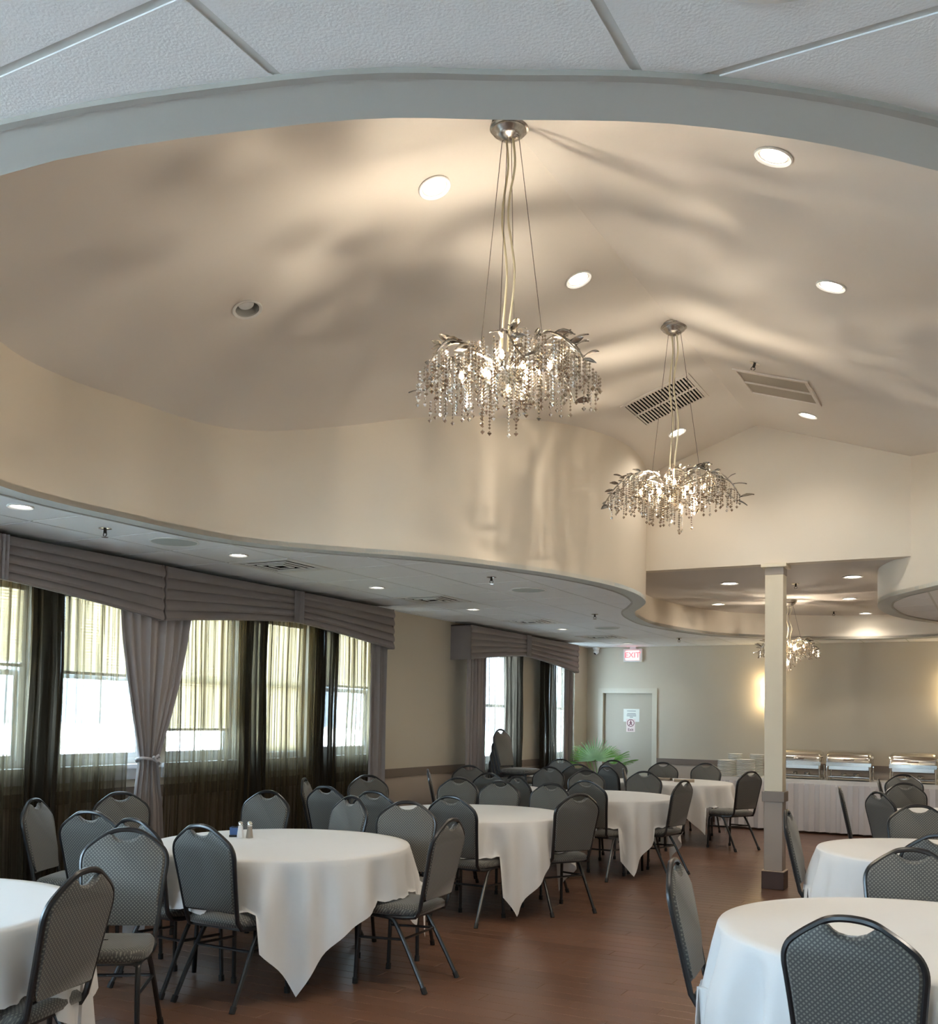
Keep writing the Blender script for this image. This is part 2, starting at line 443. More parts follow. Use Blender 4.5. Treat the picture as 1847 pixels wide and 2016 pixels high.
for ix in range(ix0, ix1):
    for iy in range(iy0, iy1):
        x0, x1 = max(GX+ix*GS, XL)+HB, min(GX+(ix+1)*GS, XR)-HB
        y0, y1 = max(GY+iy*GS, YF)+HB, min(GY+(iy+1)*GS, YB)-HB
        if x1-x0 < .03 or y1-y0 < .03: continue
        cx_, cy_ = (x0+x1)/2, (y0+y1)/2
        if any(abs(cx_-v[0]) < .1 and abs(cy_-v[1]) < .1 for v in VENTS): continue
        seen = (cx_ < -2.6 and cy_ > 3.2) or (.9 < cy_ < 2.7 and -2.8 < cx_ < .5) or (cx_ > -1.4 and 9.2 < cy_ and cx_ < .8) or (cy_ > 14 and cx_ < 0)
        for poly in clip_tile(x0, x1, y0, y1):
            full = len(poly) == 4 and abs((x1-x0)-(GS-2*HB)) < 1e-4 and abs((y1-y0)-(GS-2*HB)) < 1e-4
            if seen and ntile < 298:
                ntile += 1
                if full:
                    if tile_mesh is None:
                        h = GS/2-HB; tile_mesh = MB().prism([(-h,-h),(h,-h),(h,h),(-h,h)], 0, .016).mesh('ceiling_tile', tilem)
                    link('ceiling_tile', tile_mesh, ceil, (cx_, cy_, ZC))
                else:
                    MB().prism([(p[0]-cx_, p[1]-cy_) for p in poly], 0, .016).build('ceiling_tile', tilem, ceil).location = (cx_, cy_, ZC)
            else: rest_t.prism(poly, ZC, ZC+.016)
stuff(rest_t.build('tile_field', tilem, ceil))
# grid bars of the suspended ceiling, cut where the rim begins
gb = MB()
def cut_runs(fixed, lo, hi, axis):
    n = int((hi-lo)/.03); runs = []; st = None
    for k in range(n+1):
        t = lo+(hi-lo)*k/n; p = (fixed, t) if axis == 'y' else (t, fixed)
        ok = not inside(p[0], p[1], OUTC)
        if ok and st is None: st = t
        if (not ok or k == n) and st is not None:
            if t-st > .05: runs.append((st, t))
            st = None
    return runs
for ix in range(ix0, ix1+1):
    x = GX+ix*GS
    if XL < x < XR:
        for a, b in cut_runs(x, YF, YB, 'y'): gb.box(x-.0125, x+.0125, a, b, ZC+.002, ZC+.022)
for iy in range(iy0, iy1+1):
    y = GY+iy*GS
    if YF < y < YB:
        for a, b in cut_runs(y, XL, XR, 'x'): gb.box(a, b, y-.0125, y+.0125, ZC+.003, ZC+.022)
gb.build('grid_bars', gridm, ceil)
# plaster rim and its metal edge
lip = offset(RIMW+.012); lip2 = offset(RIMW-.006)
rim = struct(MB().grid([[(x,y,ZC+.03) for x,y in OUTC],[(x,y,ZC-.006) for x,y in OUTC],[(x,y,ZC-.006) for x,y in CV],[(x,y,ZC+.03) for x,y in CV]], True).build('trim_1', ringm, smooth=True))
MB().grid([[(x,y,ZC+.012) for x,y in lip],[(x,y,ZC-.011) for x,y in lip],[(x,y,ZC-.011) for x,y in lip2],[(x,y,ZC-.004) for x,y in lip2]], True).build('edge_angle', mat('edge_angle_grey', (.40,.39,.36), .5), rim, True)
# drum wall rising from the rim to the vault, or to the flat alcove ceiling
rows = [[(x,y,ZC-.004) for x,y in CV]]
for k in range(1, 5):
    rows.append([(x,y,ZC-.004+((zv(x)+.03 if y < YG+.1 else ZA+.02)-ZC)*k/4) for x,y in CV])
struct(MB().grid(rows, True).build('wall_drum', paint, smooth='all'))
# vault, gable, alcove ceiling
v = MB()
def slope_sheet(xa, xb, cx, cy, r=.071, q=.2):
    ya, yb = YF-.1, YG+.2
    def Q(x0, x1, y0, y1): v.quad((x0,y0,zv(x0)),(x1,y0,zv(x1)),(x1,y1,zv(x1)),(x0,y1,zv(x0)))
    Q(xa, cx-q, ya, yb); Q(cx+q, xb, ya, yb); Q(cx-q, cx+q, ya, cy-q); Q(cx-q, cx+q, cy+q, yb)
    out, inn = [], []
    for k in range(32):
        t = 2*PI*(k+.5)/32; c, s_ = math.cos(t), math.sin(t); m_ = max(abs(c), abs(s_))
        out.append((cx+q*c/m_, cy+q*s_/m_)); inn.append((cx+r*c, cy+r*s_))
    v.grid([[(x,y,zv(x)) for x, y in out],[(x,y,zv(x)) for x, y in inn]], True)
    for sx in (-1, 1):
        for sy in (-1, 1):
            near = sorted(out, key=lambda p: (p[0]-cx-sx*q)**2+(p[1]-cy-sy*q)**2)[:2]
            v.add([(cx+sx*q,cy+sy*q,zv(cx+sx*q))]+[(x,y,zv(x)) for x, y in near], [(0,1,2)])
slope_sheet(XL-.1, RX, -3.76, 4.28); slope_sheet(RX, XR+.1, -.505, 4.13)
struct(v.build('ceiling_vault', vaultm))
g = MB(); gx0, gx1 = -3.6, -.2
pr = [(gx0,3.066),(gx1,3.066),(gx1,zv(gx1)),(RX,RZ),(gx0,zv(gx0))]
g.add([(x,YG,z) for x,z in pr]+[(x,YG+.14,z) for x,z in pr], [(0,1,2,3,4),(9,8,7,6,5)]+[(i,(i+1)%5,5+(i+1)%5,5+i) for i in range(5)])
struct(g.build('wall_gable', paint))
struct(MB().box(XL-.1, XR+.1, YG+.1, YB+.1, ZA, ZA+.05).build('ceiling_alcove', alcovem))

# walls with window openings
def wall_x(name, x, xo, ys, ye, ztop, holes, m):
    mb = MB(); holes = sorted(holes)
    def seg(a, b, z0, z1):
        if b-a > .001 and z1-z0 > .001: mb.box(min(x,xo), max(x,xo), a, b, z0, z1)
    cur = ys
    for y0, y1, z0, z1 in holes:
        seg(cur, y0, 0, ztop); seg(y0, y1, 0, z0); seg(y0, y1, z1, ztop); cur = y1
    seg(cur, ye, 0, ztop); return struct(mb.build(name, m))
ZS, ZT = 1.14, 2.5
WINS = [(3.85,4.80,ZS,ZT),(5.05,5.95,ZS,ZT),(6.12,6.98,ZS,ZT),(7.16,8.02,ZS,ZT),(8.28,9.24,ZS,ZT),(11.75,12.78,.95,ZT),(13.90,14.85,.95,ZT)]
SIDE = [(-2.6,-1.35,.5,2.6),(-1.15,.1,.5,2.6),(.35,1.65,.5,2.6)]
wl = wall_x('wall_left', XL, XL-.16, YF-.1, YB+.16, 3.12, WINS+SIDE, wallm)
FW = [(-3.6,-2.6,1.0,2.2),(-1.2,-.2,1.0,2.2)]
mb = MB(); cur = XL-.1
for a, b, z0, z1 in FW:
    mb.box(cur, a, YF-.16, YF, 0, 4.5); mb.box(a, b, YF-.16, YF, 0, z0); mb.box(a, b, YF-.16, YF, z1, 4.5); cur = b
mb.box(cur, XR+.1, YF-.16, YF, 0, 4.5); struct(mb.build('wall_front', wallm))
struct(MB().box(XR, XR+.16, YF-.16, YB+.16, 0, 3.2).build('wall_right', wallm))
DX0, DX1, DZ = -5.86, -4.98, 2.02
mb = MB(); mb.box(XL-.16, DX0, YB, YB+.16, 0, 3.2); mb.box(DX1, XR+.16, YB, YB+.16, 0, 3.2); mb.box(DX0, DX1, YB, YB+.16, DZ, 3.2)
struct(mb.build('wall_back', wallm))
struct(MB().box(-120, 120, -120, 120, -.5, -.3).build('ground', ground_m))
# wainscot, rails, baseboards
def runs_left(gaps):
    cur = YF; out = []
    for a, b in gaps: out.append((cur, a)); cur = b
    out.append((cur, YB)); return out
t2 = struct(link('trim_2', None))
for a, b in runs_left([(11.45,13.05),(13.72,14.95)]):
    MB().box(XL, XL+.022, a, b, .865, .96).build('chair_rail', railm, t2)
MB().box(XL, XL+.006, YF, YB, .1, .87).build('wainscot_panel', wainm, t2)
t3 = struct(link('trim_3', None))
for a, b in ((XL, DX0-.06), (DX1+.06, XR)):
    MB().box(a, b, YB-.022, YB, .865, .96).build('chair_rail', railm, t3)
    MB().box(a, b, YB-.006, YB, .1, .87).build('wainscot_panel', wainm, t3)
struct(MB().box(XL, XL+.016, YF, YB, 0, .12).build('baseboard_left', basem))
mb = MB(); mb.box(XL, DX0-.06, YB-.016, YB, 0, .12); mb.box(DX1+.06, XR, YB-.016, YB, 0, .12); struct(mb.build('baseboard_back', basem))

# windows
def make_window(n, y0, y1, z0, z1, sill=True):
    w = struct(link('window_%d' % n, None, None, (XL, (y0+y1)/2, z0)))
    W_, H_ = (y1-y0)/2, z1-z0; xo = -.10
    f = MB()
    for a, b, c, d in ((-W_,W_,0,.05),(-W_,W_,H_-.05,H_),(-W_,-W_+.05,.05,H_-.05),(W_-.05,W_,.05,H_-.05)): f.box(xo-.04, xo+.04, a, b, c, d)
    f.build('window_frame', winm, w)
    for k, (a, b) in enumerate(((.05, H_/2+.02), (H_/2-.02, H_-.05))):
        s = MB(); x = xo + (.012 if k == 0 else -.015)
        for c, d, e, g_ in ((-W_+.05,W_-.05,a,a+.04),(-W_+.05,W_-.05,b-.04,b),(-W_+.05,-W_+.085,a+.04,b-.04),(W_-.085,W_-.05,a+.04,b-.04)): s.box(x-.012, x+.012, c, d, e, g_)
        so = s.build('sash', winm, w)
        MB().box(x-.002, x+.002, -W_+.085, W_-.085, a+.04, b-.04).build('pane', pane_m, so)
    if sill:
        MB().box(0, .05, -W_-.06, W_+.06, -.035, 0).build('sill', winm, w)
        MB().box(0, .018, -W_-.04, W_+.04, -.12, -.035).build('apron', winm, w)
    return w
for i, h in enumerate(WINS): make_window(i+1, *h)
for i, h in enumerate(SIDE): make_window(i+8, *h)
for i, (a, b, z0, z1) in enumerate(FW):
    w = make_window(i+12, -(b-a)/2, (b-a)/2, z0, z1, False); w.location = ((a+b)/2, YF, z0); w.rotation_euler = (0, 0, PI/2)
# blinds
def blind(y0, y1, z1, zb, label):
    o = thing('window_blind', label, 'blind', (XL-.035, (y0+y1)/2, z1), 0, 'cream slatted window blinds')
    W_ = (y1-y0)/2-.055; L_ = z1-zb
    MB().box(-.02, .02, -W_, W_, -.09, -.05).build('headrail', winm, o)
    s = MB(); z = -.10
    while z > -L_+.03:
        s.add([(-.006,-W_,z+.0125),(.006,-W_,z-.0125),(.006,W_,z-.0125),(-.006,W_,z+.0125)], [(0,1,2,3)]); z -= .0215
    stuff(s.build('slats', blindm, o))
    MB().box(-.013, .013, -W_, W_, -L_, -L_+.022).build('bottom_rail', winm, o)
blind(3.85,4.80,ZT,1.86,'half-lowered cream blind in the window on the bunched sheer\'s far side')
blind(5.05,5.95,ZT,1.83,'half-lowered cream blind in the window between bunched sheer and tied drape')
blind(6.12,6.98,ZT,1.40,'cream blind lowered nearly to the sill in the window beside the tied drape')
blind(7.16,8.02,ZT,1.17,'cream blind lowered fully down to the sill')
blind(8.28,9.24,ZT,1.85,'half-lowered cream blind in the window next to the straight side drape')

# door
d = struct(link('door_1', None, None, (DX0, YB, 0)))
DW = DX1-DX0
MB().box(.012, DW-.012, .05, .095, .01, DZ-.01).build('door_leaf', doorm, d)
f = MB()
for a, b, c, e in ((-.06,.02,0,DZ-.02),(DW-.02,DW+.06,0,DZ-.02),(-.06,DW+.06,DZ-.02,DZ+.06)): f.box(a, b, -.025, .12, c, e)
f.build('door_frame', dframe, d)
k = MB().lathe([(.034,0),(.034,.008),(.018,.012),(.015,.035),(.028,.045),(.030,.06),(.018,.07),(.004,.071)], 20)
ko = k.build('door_knob', dark_metal, d, True); ko.location = (.14, .05, 1.02); ko.rotation_euler = (PI/2, 0, 0)

# column
cl = thing('column', 'square cream column with taupe lower half standing under the gable beam', 'column', (-1.915, 9.655+.085, 0))
def cbox(name, h, z0, z1, m): 
    mb = MB().box(-h, h, -h, h, z0, z1); o = mb.build(name, m, cl); bv = o.modifiers.new('bevel', 'BEVEL'); bv.width = .004; bv.segments = 2; return o
cbox('base', .103, 0, .163, basem); cbox('base_cap', .105, .163, .172, mat('base_cap_tan', (.55,.42,.33), .4))
cbox('lower_shaft', .0845, .172, .815, colm); cbox('rail_band', .103, .815, .912, mat('column_rail', (.27,.225,.195), .5))
cbox('upper_shaft', .0845, .912, 2.99, colupm); cbox('collar', .088, 2.96, 3.03, colm); cbox('cap_plate', .118, 3.03, 3.066, colupm)

# ------------------------------------------------------------------ valances and curtains
def valance(ya, ym, yb, label, zend=2.28, zmid=2.42, ztop=2.715, xf=-5.83):
    o = thing('valance', label, 'valance', (XL, ym, ztop), 0, 'pleated fabric valances')
    D = xf-XL
    def zb(t): return (zmid-(zmid-zend)*abs(t)**1.25)-ztop
    N = 24
    ts = [k/N for k in range(-N, N+1)]
    def yy(t): return (yb-ym)*t if t > 0 else (ym-ya)*t
    b = MB()
    outer = [[(D-.022, yy(t), 0) for t in ts], [(D-.022, yy(t), zb(t)) for t in ts], [(D-.040, yy(t), zb(t)) for t in ts], [(D-.040, yy(t), 0) for t in ts]]
    b.grid(outer)
    for t, s in ((-1, 1), (1, -1)):
        y = yy(t); b.box(0, D-.01, min(y, y+s*.02), max(y, y+s*.02), zb(t), 0)
    b.box(0, D-.022, ya-ym, yb-ym, -.012, 0)
    b.build('valance_board', valm, o)
    NP = 5
    for side in (-1, 1):
        tt = [side*k/N for k in range(0, N+1)]
        for p in range(NP):
            f0, f1 = p/NP, (p+1)/NP+.015
            rows = []
            for q in range(5):
                fz = f0+(f1-f0)*q/4
                xo = D-.020+(0, .012, .021, .026, .017)[q]
                rows.append([(xo+.003*math.sin(3*t+p), yy(t), zb(t)*min(fz, 1.0)*(1 if p else 1)) for t in tt])
            m = MB().grid(rows).build('pleat', valm, o, True)
    tab = MB(); rows = []
    for q in range(7):
        z = zb(0)*q/6*1.02
        rows.append([(D+.012+.012*math.sin(k*1.9), -.075+.15*k/16, z) for k in range(17)])
    tab.grid(rows).build('gathered_tab', valm, o, True)
    return o
valance(2.80, 4.29, 5.765, 'grey pleated valance over the windows before the tied drape')
valance(5.785, 7.46, 9.14, 'grey pleated valance between the tied drape and the bare wall')
valance(10.92, 12.6, 14.48, 'grey pleated valance over the two windows near the exit door')

def hanging(name, label, cat, m, spec, zs, folds, amp, x, group, seed=0, nu=120, noise=.5):
    """spec(z)->(centre y, width) ; a pleated sheet hanging from zs[0] to zs[-1]"""
    rnd = random.Random(seed); ph = [rnd.uniform(0, 6.28) for _ in range(6)]
    y0, _ = spec(zs[0]); o = MB(); rows = []; wref = spec(zs[0])[1]
    for z in zs:
        c, w = spec(z); row = []
        k = min(1, wref/max(w, .01))
        for j in range(nu+1):
            u = j/nu
            s = math.sin(2*PI*folds*u+ph[0]+noise*math.sin(2*PI*2.3*u+ph[1]))*.7+math.sin(2*PI*folds*.47*u+ph[2])*.3
            s += .22*math.sin(2*PI*folds*1.7*u+ph[3]+z*.8)
            a = amp*(.55+.45*min(1.5, k))
            yoff = .35*w/folds*math.sin(2*PI*folds*u+ph[4])*.35
            row.append((a*s+.004*math.sin(5*z+ph[5]+8*u), c+w*(u-.5)-y0+yoff, z-zs[0]))
        rows.append(row)
    o.grid(rows)
    zt, n = zs[0], nu+1
    o.uv = lambda co: (co.y*3.0+co.x*5.0+seed*1.7, co.z*.3)
    ob = link(name, o.mesh(name, m, 'all'), None, (x, y0, zs[0]))
    return tag(ob, label, cat, group)
ZSH = [2.50, 2.2, 1.9, 1.6, 1.3, 1.0, .7, .4, .035]
SHG = 'olive striped sheer curtains'
def sheer(y0, y1, label, m=None, seed=1, folds=None, amp=.02, x=-6.02):
    w = y1-y0
    return hanging('sheer_curtain', label, 'curtain', m or sheerm, lambda z: ((y0+y1)/2+.012*math.sin(3*z+seed), w), ZSH, folds or max(4, int(w*13)), amp, x, SHG, seed)
sheer(3.10, 4.76, 'olive sheer curtain before the dark bunched sheer, farthest from the tied drape', seed=1)
sheer(4.70, 4.98, 'dark bunched sheer hanging between the first two windows before the tied drape', sheerd, 2, 5, .03)
sheer(4.92, 5.60, 'olive sheer curtain between the dark bunched sheer and the tied drape', seed=3)
sheer(5.98, 7.02, 'olive sheer curtain just past the tied drape', seed=4)
sheer(6.93, 7.25, 'wide dark bunched sheer below the middle stretch of the second valance', sheerd, 5, 5, .03)
sheer(7.18, 8.10, 'olive sheer curtain in front of the fully lowered blind', seed=6)
sheer(8.00, 8.36, 'dark bunched sheer next to the half-lowered blind by the side drape', sheerd, 7, 5, .03)
sheer(8.30, 9.16, 'olive sheer curtain beside the straight grey side drape', seed=8)
sheer(11.55, 12.35, 'pale sheer curtain behind the stacked chairs', sheerw, 9)
sheer(12.30, 12.85, 'brown bunched sheer on the stacked-chair side of the narrow wall pier', sheerd, 10, 7, .03)
sheer(13.45, 13.98, 'brown bunched sheer on the palm side of the narrow wall pier', sheerd, 11, 7, .03)
sheer(13.92, 14.75, 'pale sheer curtain behind the potted palm', sheerw, 12)
def tied(z):
    ks = [(2.36,5.745,.73),(2.1,5.74,.66),(1.8,5.735,.53),(1.5,5.725,.36),(1.28,5.715,.22),(1.17,5.71,.165),(1.08,5.71,.19),(.8,5.715,.28),(.4,5.72,.33),(.03,5.72,.36)]
    for (z0, c0, w0), (z1, c1, w1) in zip(ks, ks[1:]):
        if z <= z0+1e-6 and z >= z1: 
            t = (z0-z)/(z0-z1); return c0+(c1-c0)*t, w0+(w1-w0)*t
    return ks[-1][1:]
dr = hanging('drape', 'grey satin drape gathered by a cord tieback between the two long valances', 'curtain', drapem, tied, [2.36-.0583*k for k in range(40)]+[.03], 8, .028, -5.90, 'grey satin drapes', 21, 160, .35)
tb = MB(); 
ring = [(.062*math.cos(a), .105*math.sin(a), .03*math.cos(a+1.0)) for a in [2*PI*k/28 for k in range(29)]]
tb.tube(ring, .011, 8)
tb.tube([(.06,.0,.02),(.085,.03,.05),(.07,.055,.03),(.075,.02,.0),(.08,-.02,.04)], .011, 8)
to = tb.build('tieback_cord', tiem, dr, True); to.location = (0, 5.71-5.745, 1.17-2.36)
def straight(y0, y1): return lambda z: ((y0+y1)/2, y1-y0)
hanging('drape', 'straight grey drape at the far end of the second valance by bare wall', 'curtain', drapem, straight(8.80,9.10), [2.36,1.6,.8,.03], 4.2, .028, -5.92, 'grey satin drapes', 22, 80)
hanging('drape', 'straight grey drape at the near end of the valance above stacked chairs', 'curtain', drapem, straight(11.0,11.46), [2.36,1.6,.8,.03], 5.2, .028, -5.92, 'grey satin drapes', 23, 80)
hanging('drape', 'straight grey drape beside the potted palm', 'curtain', drapem, straight(14.12,14.44), [2.36,1.6,.8,.03], 4.2, .028, -5.92, 'grey satin drapes', 24, 80)

# ------------------------------------------------------------------ ceiling fixtures
def ring_prof(): return [(.062,.0),(.088,-.003),(.090,-.008),(.080,-.012),(.064,-.006)]
def downlight(name, label, pos, r, lit, slope=0, watts=0, group=None, small=False):
    o = thing(name, label, 'light', pos, 0, group); o.rotation_euler = (0, slope, 0)
    MB().lathe([(r*.80,.002),(r*1.0,0),(r*1.02,-.006),(r*.96,-.010),(r*.80,-.004)], 28, cap=False).build('trim_ring', trimw, o, True)
    bz = .012 if lit else .07
    MB().lathe([(r*.82,-.004),(r*.80,bz)], 28, cap=False).build('baffle', trimw if lit else bafflem, o, True)
    MB().lathe([(r*.81,bz-.010),(r*.4,bz-.014),(.002,bz-.015)] if lit else [(r*.50,bz+.0),(r*.62,bz-.02),(r*.5,bz-.045),(.002,bz-.055)], 24).build('lens', (lampsm if small else lampw) if lit else lampoff, o, True)
    if not lit: MB().lathe([(r*.82,bz),(.002,bz+.002)], 24).build('can_top', bafflem, o)
    if lit and watts:
        lamp('lamp_beam', 'SPOT', o, (0,0,-.03), watts*.75, (1,.91,.78), .05, (0,-slope,0), math.radians(140), .8)
    return o
aL, aR = math.atan(SL), math.atan(SR)
VG = 'large lit downlights in the sloped vault'
def vpos(x, y): return (x, y, zv(x)-.001)
downlight('downlight', 'lit downlight on the window-side slope next to the larger chandelier canopy', vpos(-2.55,4.29), .085, True, -aL, 16, VG)
downlight('downlight', 'lit downlight on the window-side slope between the two chandelier canopies', vpos(-2.35,5.75), .085, True, -aL, 16, VG)
downlight('downlight', 'unlit recessed downlight on the window-side slope', vpos(-3.76,4.28), .085, False, -aL)
downlight('downlight', 'lit downlight below the dark slatted return grille', vpos(-2.65,8.93), .085, True, -aL, 16, VG)
downlight('downlight', 'lit downlight on the inner slope near the plaster rim', vpos(-.87,4.34), .085, True, aR, 16, VG)
downlight('downlight', 'lit downlight on the inner slope level with the second chandelier canopy', vpos(-.84,5.78), .085, True, aR, 16, VG)
downlight('downlight', 'lit downlight below the pale perforated supply grille', vpos(-1.48,8.88), .085, True, aR, 16, VG)
AG = 'lit downlights in the flat alcove ceiling'
for (x, y), lb in zip([(-2.65,10.95),(-1.37,10.9),(-3.25,12.84),(-1.64,12.79),(-1.66,14.55)],
    ['wide lit alcove downlight just behind the gable beam on the window side','wide lit alcove downlight beside the rounded plaster nose','lit alcove downlight closest to the curved alcove wall on the window side','lit alcove downlight between the alcove sprinkler and plaster nose','lit alcove downlight washing the curved alcove wall yellow']):
    downlight('downlight', lb, (x, y, ZA-.001), .10 if y < 11.5 else .085, True, 0, 13, AG)
TG = 'small lit downlights in the tiled ceiling by the windows'
for (x, y), lb in zip([(-5.1,3.88),(-5.09,5.77),(-5.14,7.74),(-5.16,9.69),(-5.16,12.22),(-5.15,14.77)],
    ['small lit tile downlight before the first window-side sprinkler','small lit tile downlight between ceiling speaker and first air diffuser','small lit tile downlight between first and second air diffusers','small lit tile downlight just past the second air diffuser','small lit tile downlight just past the third air diffuser','small lit tile downlight above the exit sign']):
    downlight('downlight', lb, (x, y, ZC-.001), .075, True, 0, 5, TG, True)
for (x, y), lb in zip([(1.38,3.31),(1.38,6.35),(1.38,9.38),(.62,12.42)], ['added unseen tile downlight beyond the floor-length cloth table','added unseen tile downlight beyond the table before the column','added unseen tile downlight beyond the table beside the column','added unseen tile downlight over the last chairs before the buffet']):  # lamps added out of view to light the tables away from the windows
    downlight('downlight', lb, (x, y, ZC-.001), .075, True, 0, 50, TG, True)

SPG = 'round grey ceiling speakers'
for (x, y), lb in zip([(-5.13,5.15),(-3.9,8.41),(-4.55,12.26),(-.265,1.49)],
    ['round grey ceiling speaker beside the first air diffuser','round grey ceiling speaker near the rounded end of the rim','round grey ceiling speaker near the third air diffuser','round grey ceiling speaker in the tiles over the aisle beside the plaster rim']):
    o = thing('ceiling_speaker', lb, 'speaker', (x, y, ZC), 0, SPG)
    MB().lathe([(.168,0),(.172,-.006),(.160,-.009),(.155,-.006)], 36, cap=False).build('speaker_rim', trimw, o, True)
    MB().lathe([(.157,-.006),(.1,-.009),(.002,-.010)], 36).build('grille', speakm, o, True)
SKG = 'ceiling sprinklers'
def sprinkler(pos, lb, slope=0):
    o = thing('sprinkler', lb, 'sprinkler', pos, 0, SKG); o.rotation_euler = (0, slope, 0)
    MB().lathe([(.04,0),(.042,-.004),(.025,-.008)], 20).build('escutcheon', chrome, o, True)
    b = MB().lathe([(.010,-.004),(.011,-.03),(.006,-.034)], 12)
    b.tube([(-.012,0,-.03),(-.016,0,-.045),(0,0,-.058)], .0028, 6); b.tube([(.012,0,-.03),(.016,0,-.045),(0,0,-.058)], .0028, 6)
    b.build('sprinkler_body', dark_metal, o, True)
    MB().lathe([(.004,-.056),(.022,-.058),(.022,-.061),(.004,-.062)], 16).build('deflector', chrome, o, True)
for (x, y), lb in zip([(-5.19,4.59),(-3.84,7.53),(-4.09,10.62),(-4.12,14.06)],
    ['bronze sprinkler in the tiles before the first ceiling speaker','chrome sprinkler in the tiles beside the second ceiling speaker','chrome sprinkler in the tiles near the inward bend of the rim','chrome sprinkler in the tiles near the back wall']): sprinkler((x, y, ZC), lb)
sprinkler(vpos(-1.65,7.57), 'sprinkler on the sloped vault beside the pale grille', aR)
downlight('downlight', 'unlit recessed downlight half hidden behind the plaster rim', vpos(-.505,4.13), .085, False, aR)
sprinkler((-2.0,11.25,ZA), 'dark sprinkler in the alcove right behind the column top')
sprinkler((-2.03,14.23,ZA), 'dark sprinkler in the alcove near its curved far wall')

# four-way air diffusers set into the tile grid
for (x, y), lb in zip(VENTS, ['square air diffuser beside the first ceiling speaker','square air diffuser between second and third window-side downlights','square air diffuser above the palm-side valance','square air diffuser nearest the exit sign']):
    o = thing('air_diffuser', lb, 'vent', (x, y, ZC), 0, 'square stepped air diffusers')
    h = GS/2-HB
    def sq(a, z): return [(-a,-a,z),(a,-a,z),(a,a,z),(-a,a,z)]
    MB().grid([sq(h,.012),sq(h,-.006),sq(h-.055,-.006),sq(h-.055,.013)], True).build('outer_frame', trimw, o)
    MB().add(sq(h-.05,.012), [(0,1,2,3)]).build('duct_dark', dark, o)
    for a in (.205, .140, .075):
        MB().grid([sq(a,-.004),sq(a-.002,-.010),sq(a-.020,-.010),sq(a-.020,-.006)], True).build('cone', trimw, o)
# grilles on the slopes
def grille(name, lb, x, y, slope, bars, m_in, m_bar):
    o = thing(name, lb, 'vent', (x, y, zv(x)-.002), 0); o.rotation_euler = (0, slope, 0)
    a, b = .275, .29
    f = MB()
    for x0, x1, y0, y1 in ((-a-.03,a+.03,-b-.03,-b),(-a-.03,a+.03,b,b+.03),(-a-.03,-a,-b,b),(a,a+.03,-b,b)): f.box(x0, x1, y0, y1, -.012, 0)
    f.build('grille_frame', vaultm, o)
    MB().box(-a, a, -b, b, -.002, 0).build('duct_dark', m_in, o)
    MB().box(-a, a, -.008, .008, -.013, -.002).build('centre_bar', m_bar, o)
    if bars:
        lv = MB().box(-.006, .006, -b, b, -.010, -.003).mesh('louver', m_bar)
        for k in range(bars): link('louver', lv, o, (-a+2*a*(k+.5)/bars, 0, 0))
grille('return_grille', 'rectangular return grille with dark slots on the window-side slope', -2.52, 8.13, -aL, 20, dark, vaultm)
grille('supply_grille', 'rectangular pale perforated grille on the inner slope', -1.59, 8.13, aR, 0, mat('perforated_tan', (.42,.37,.30), .7, noise=(300,.3)), vaultm)

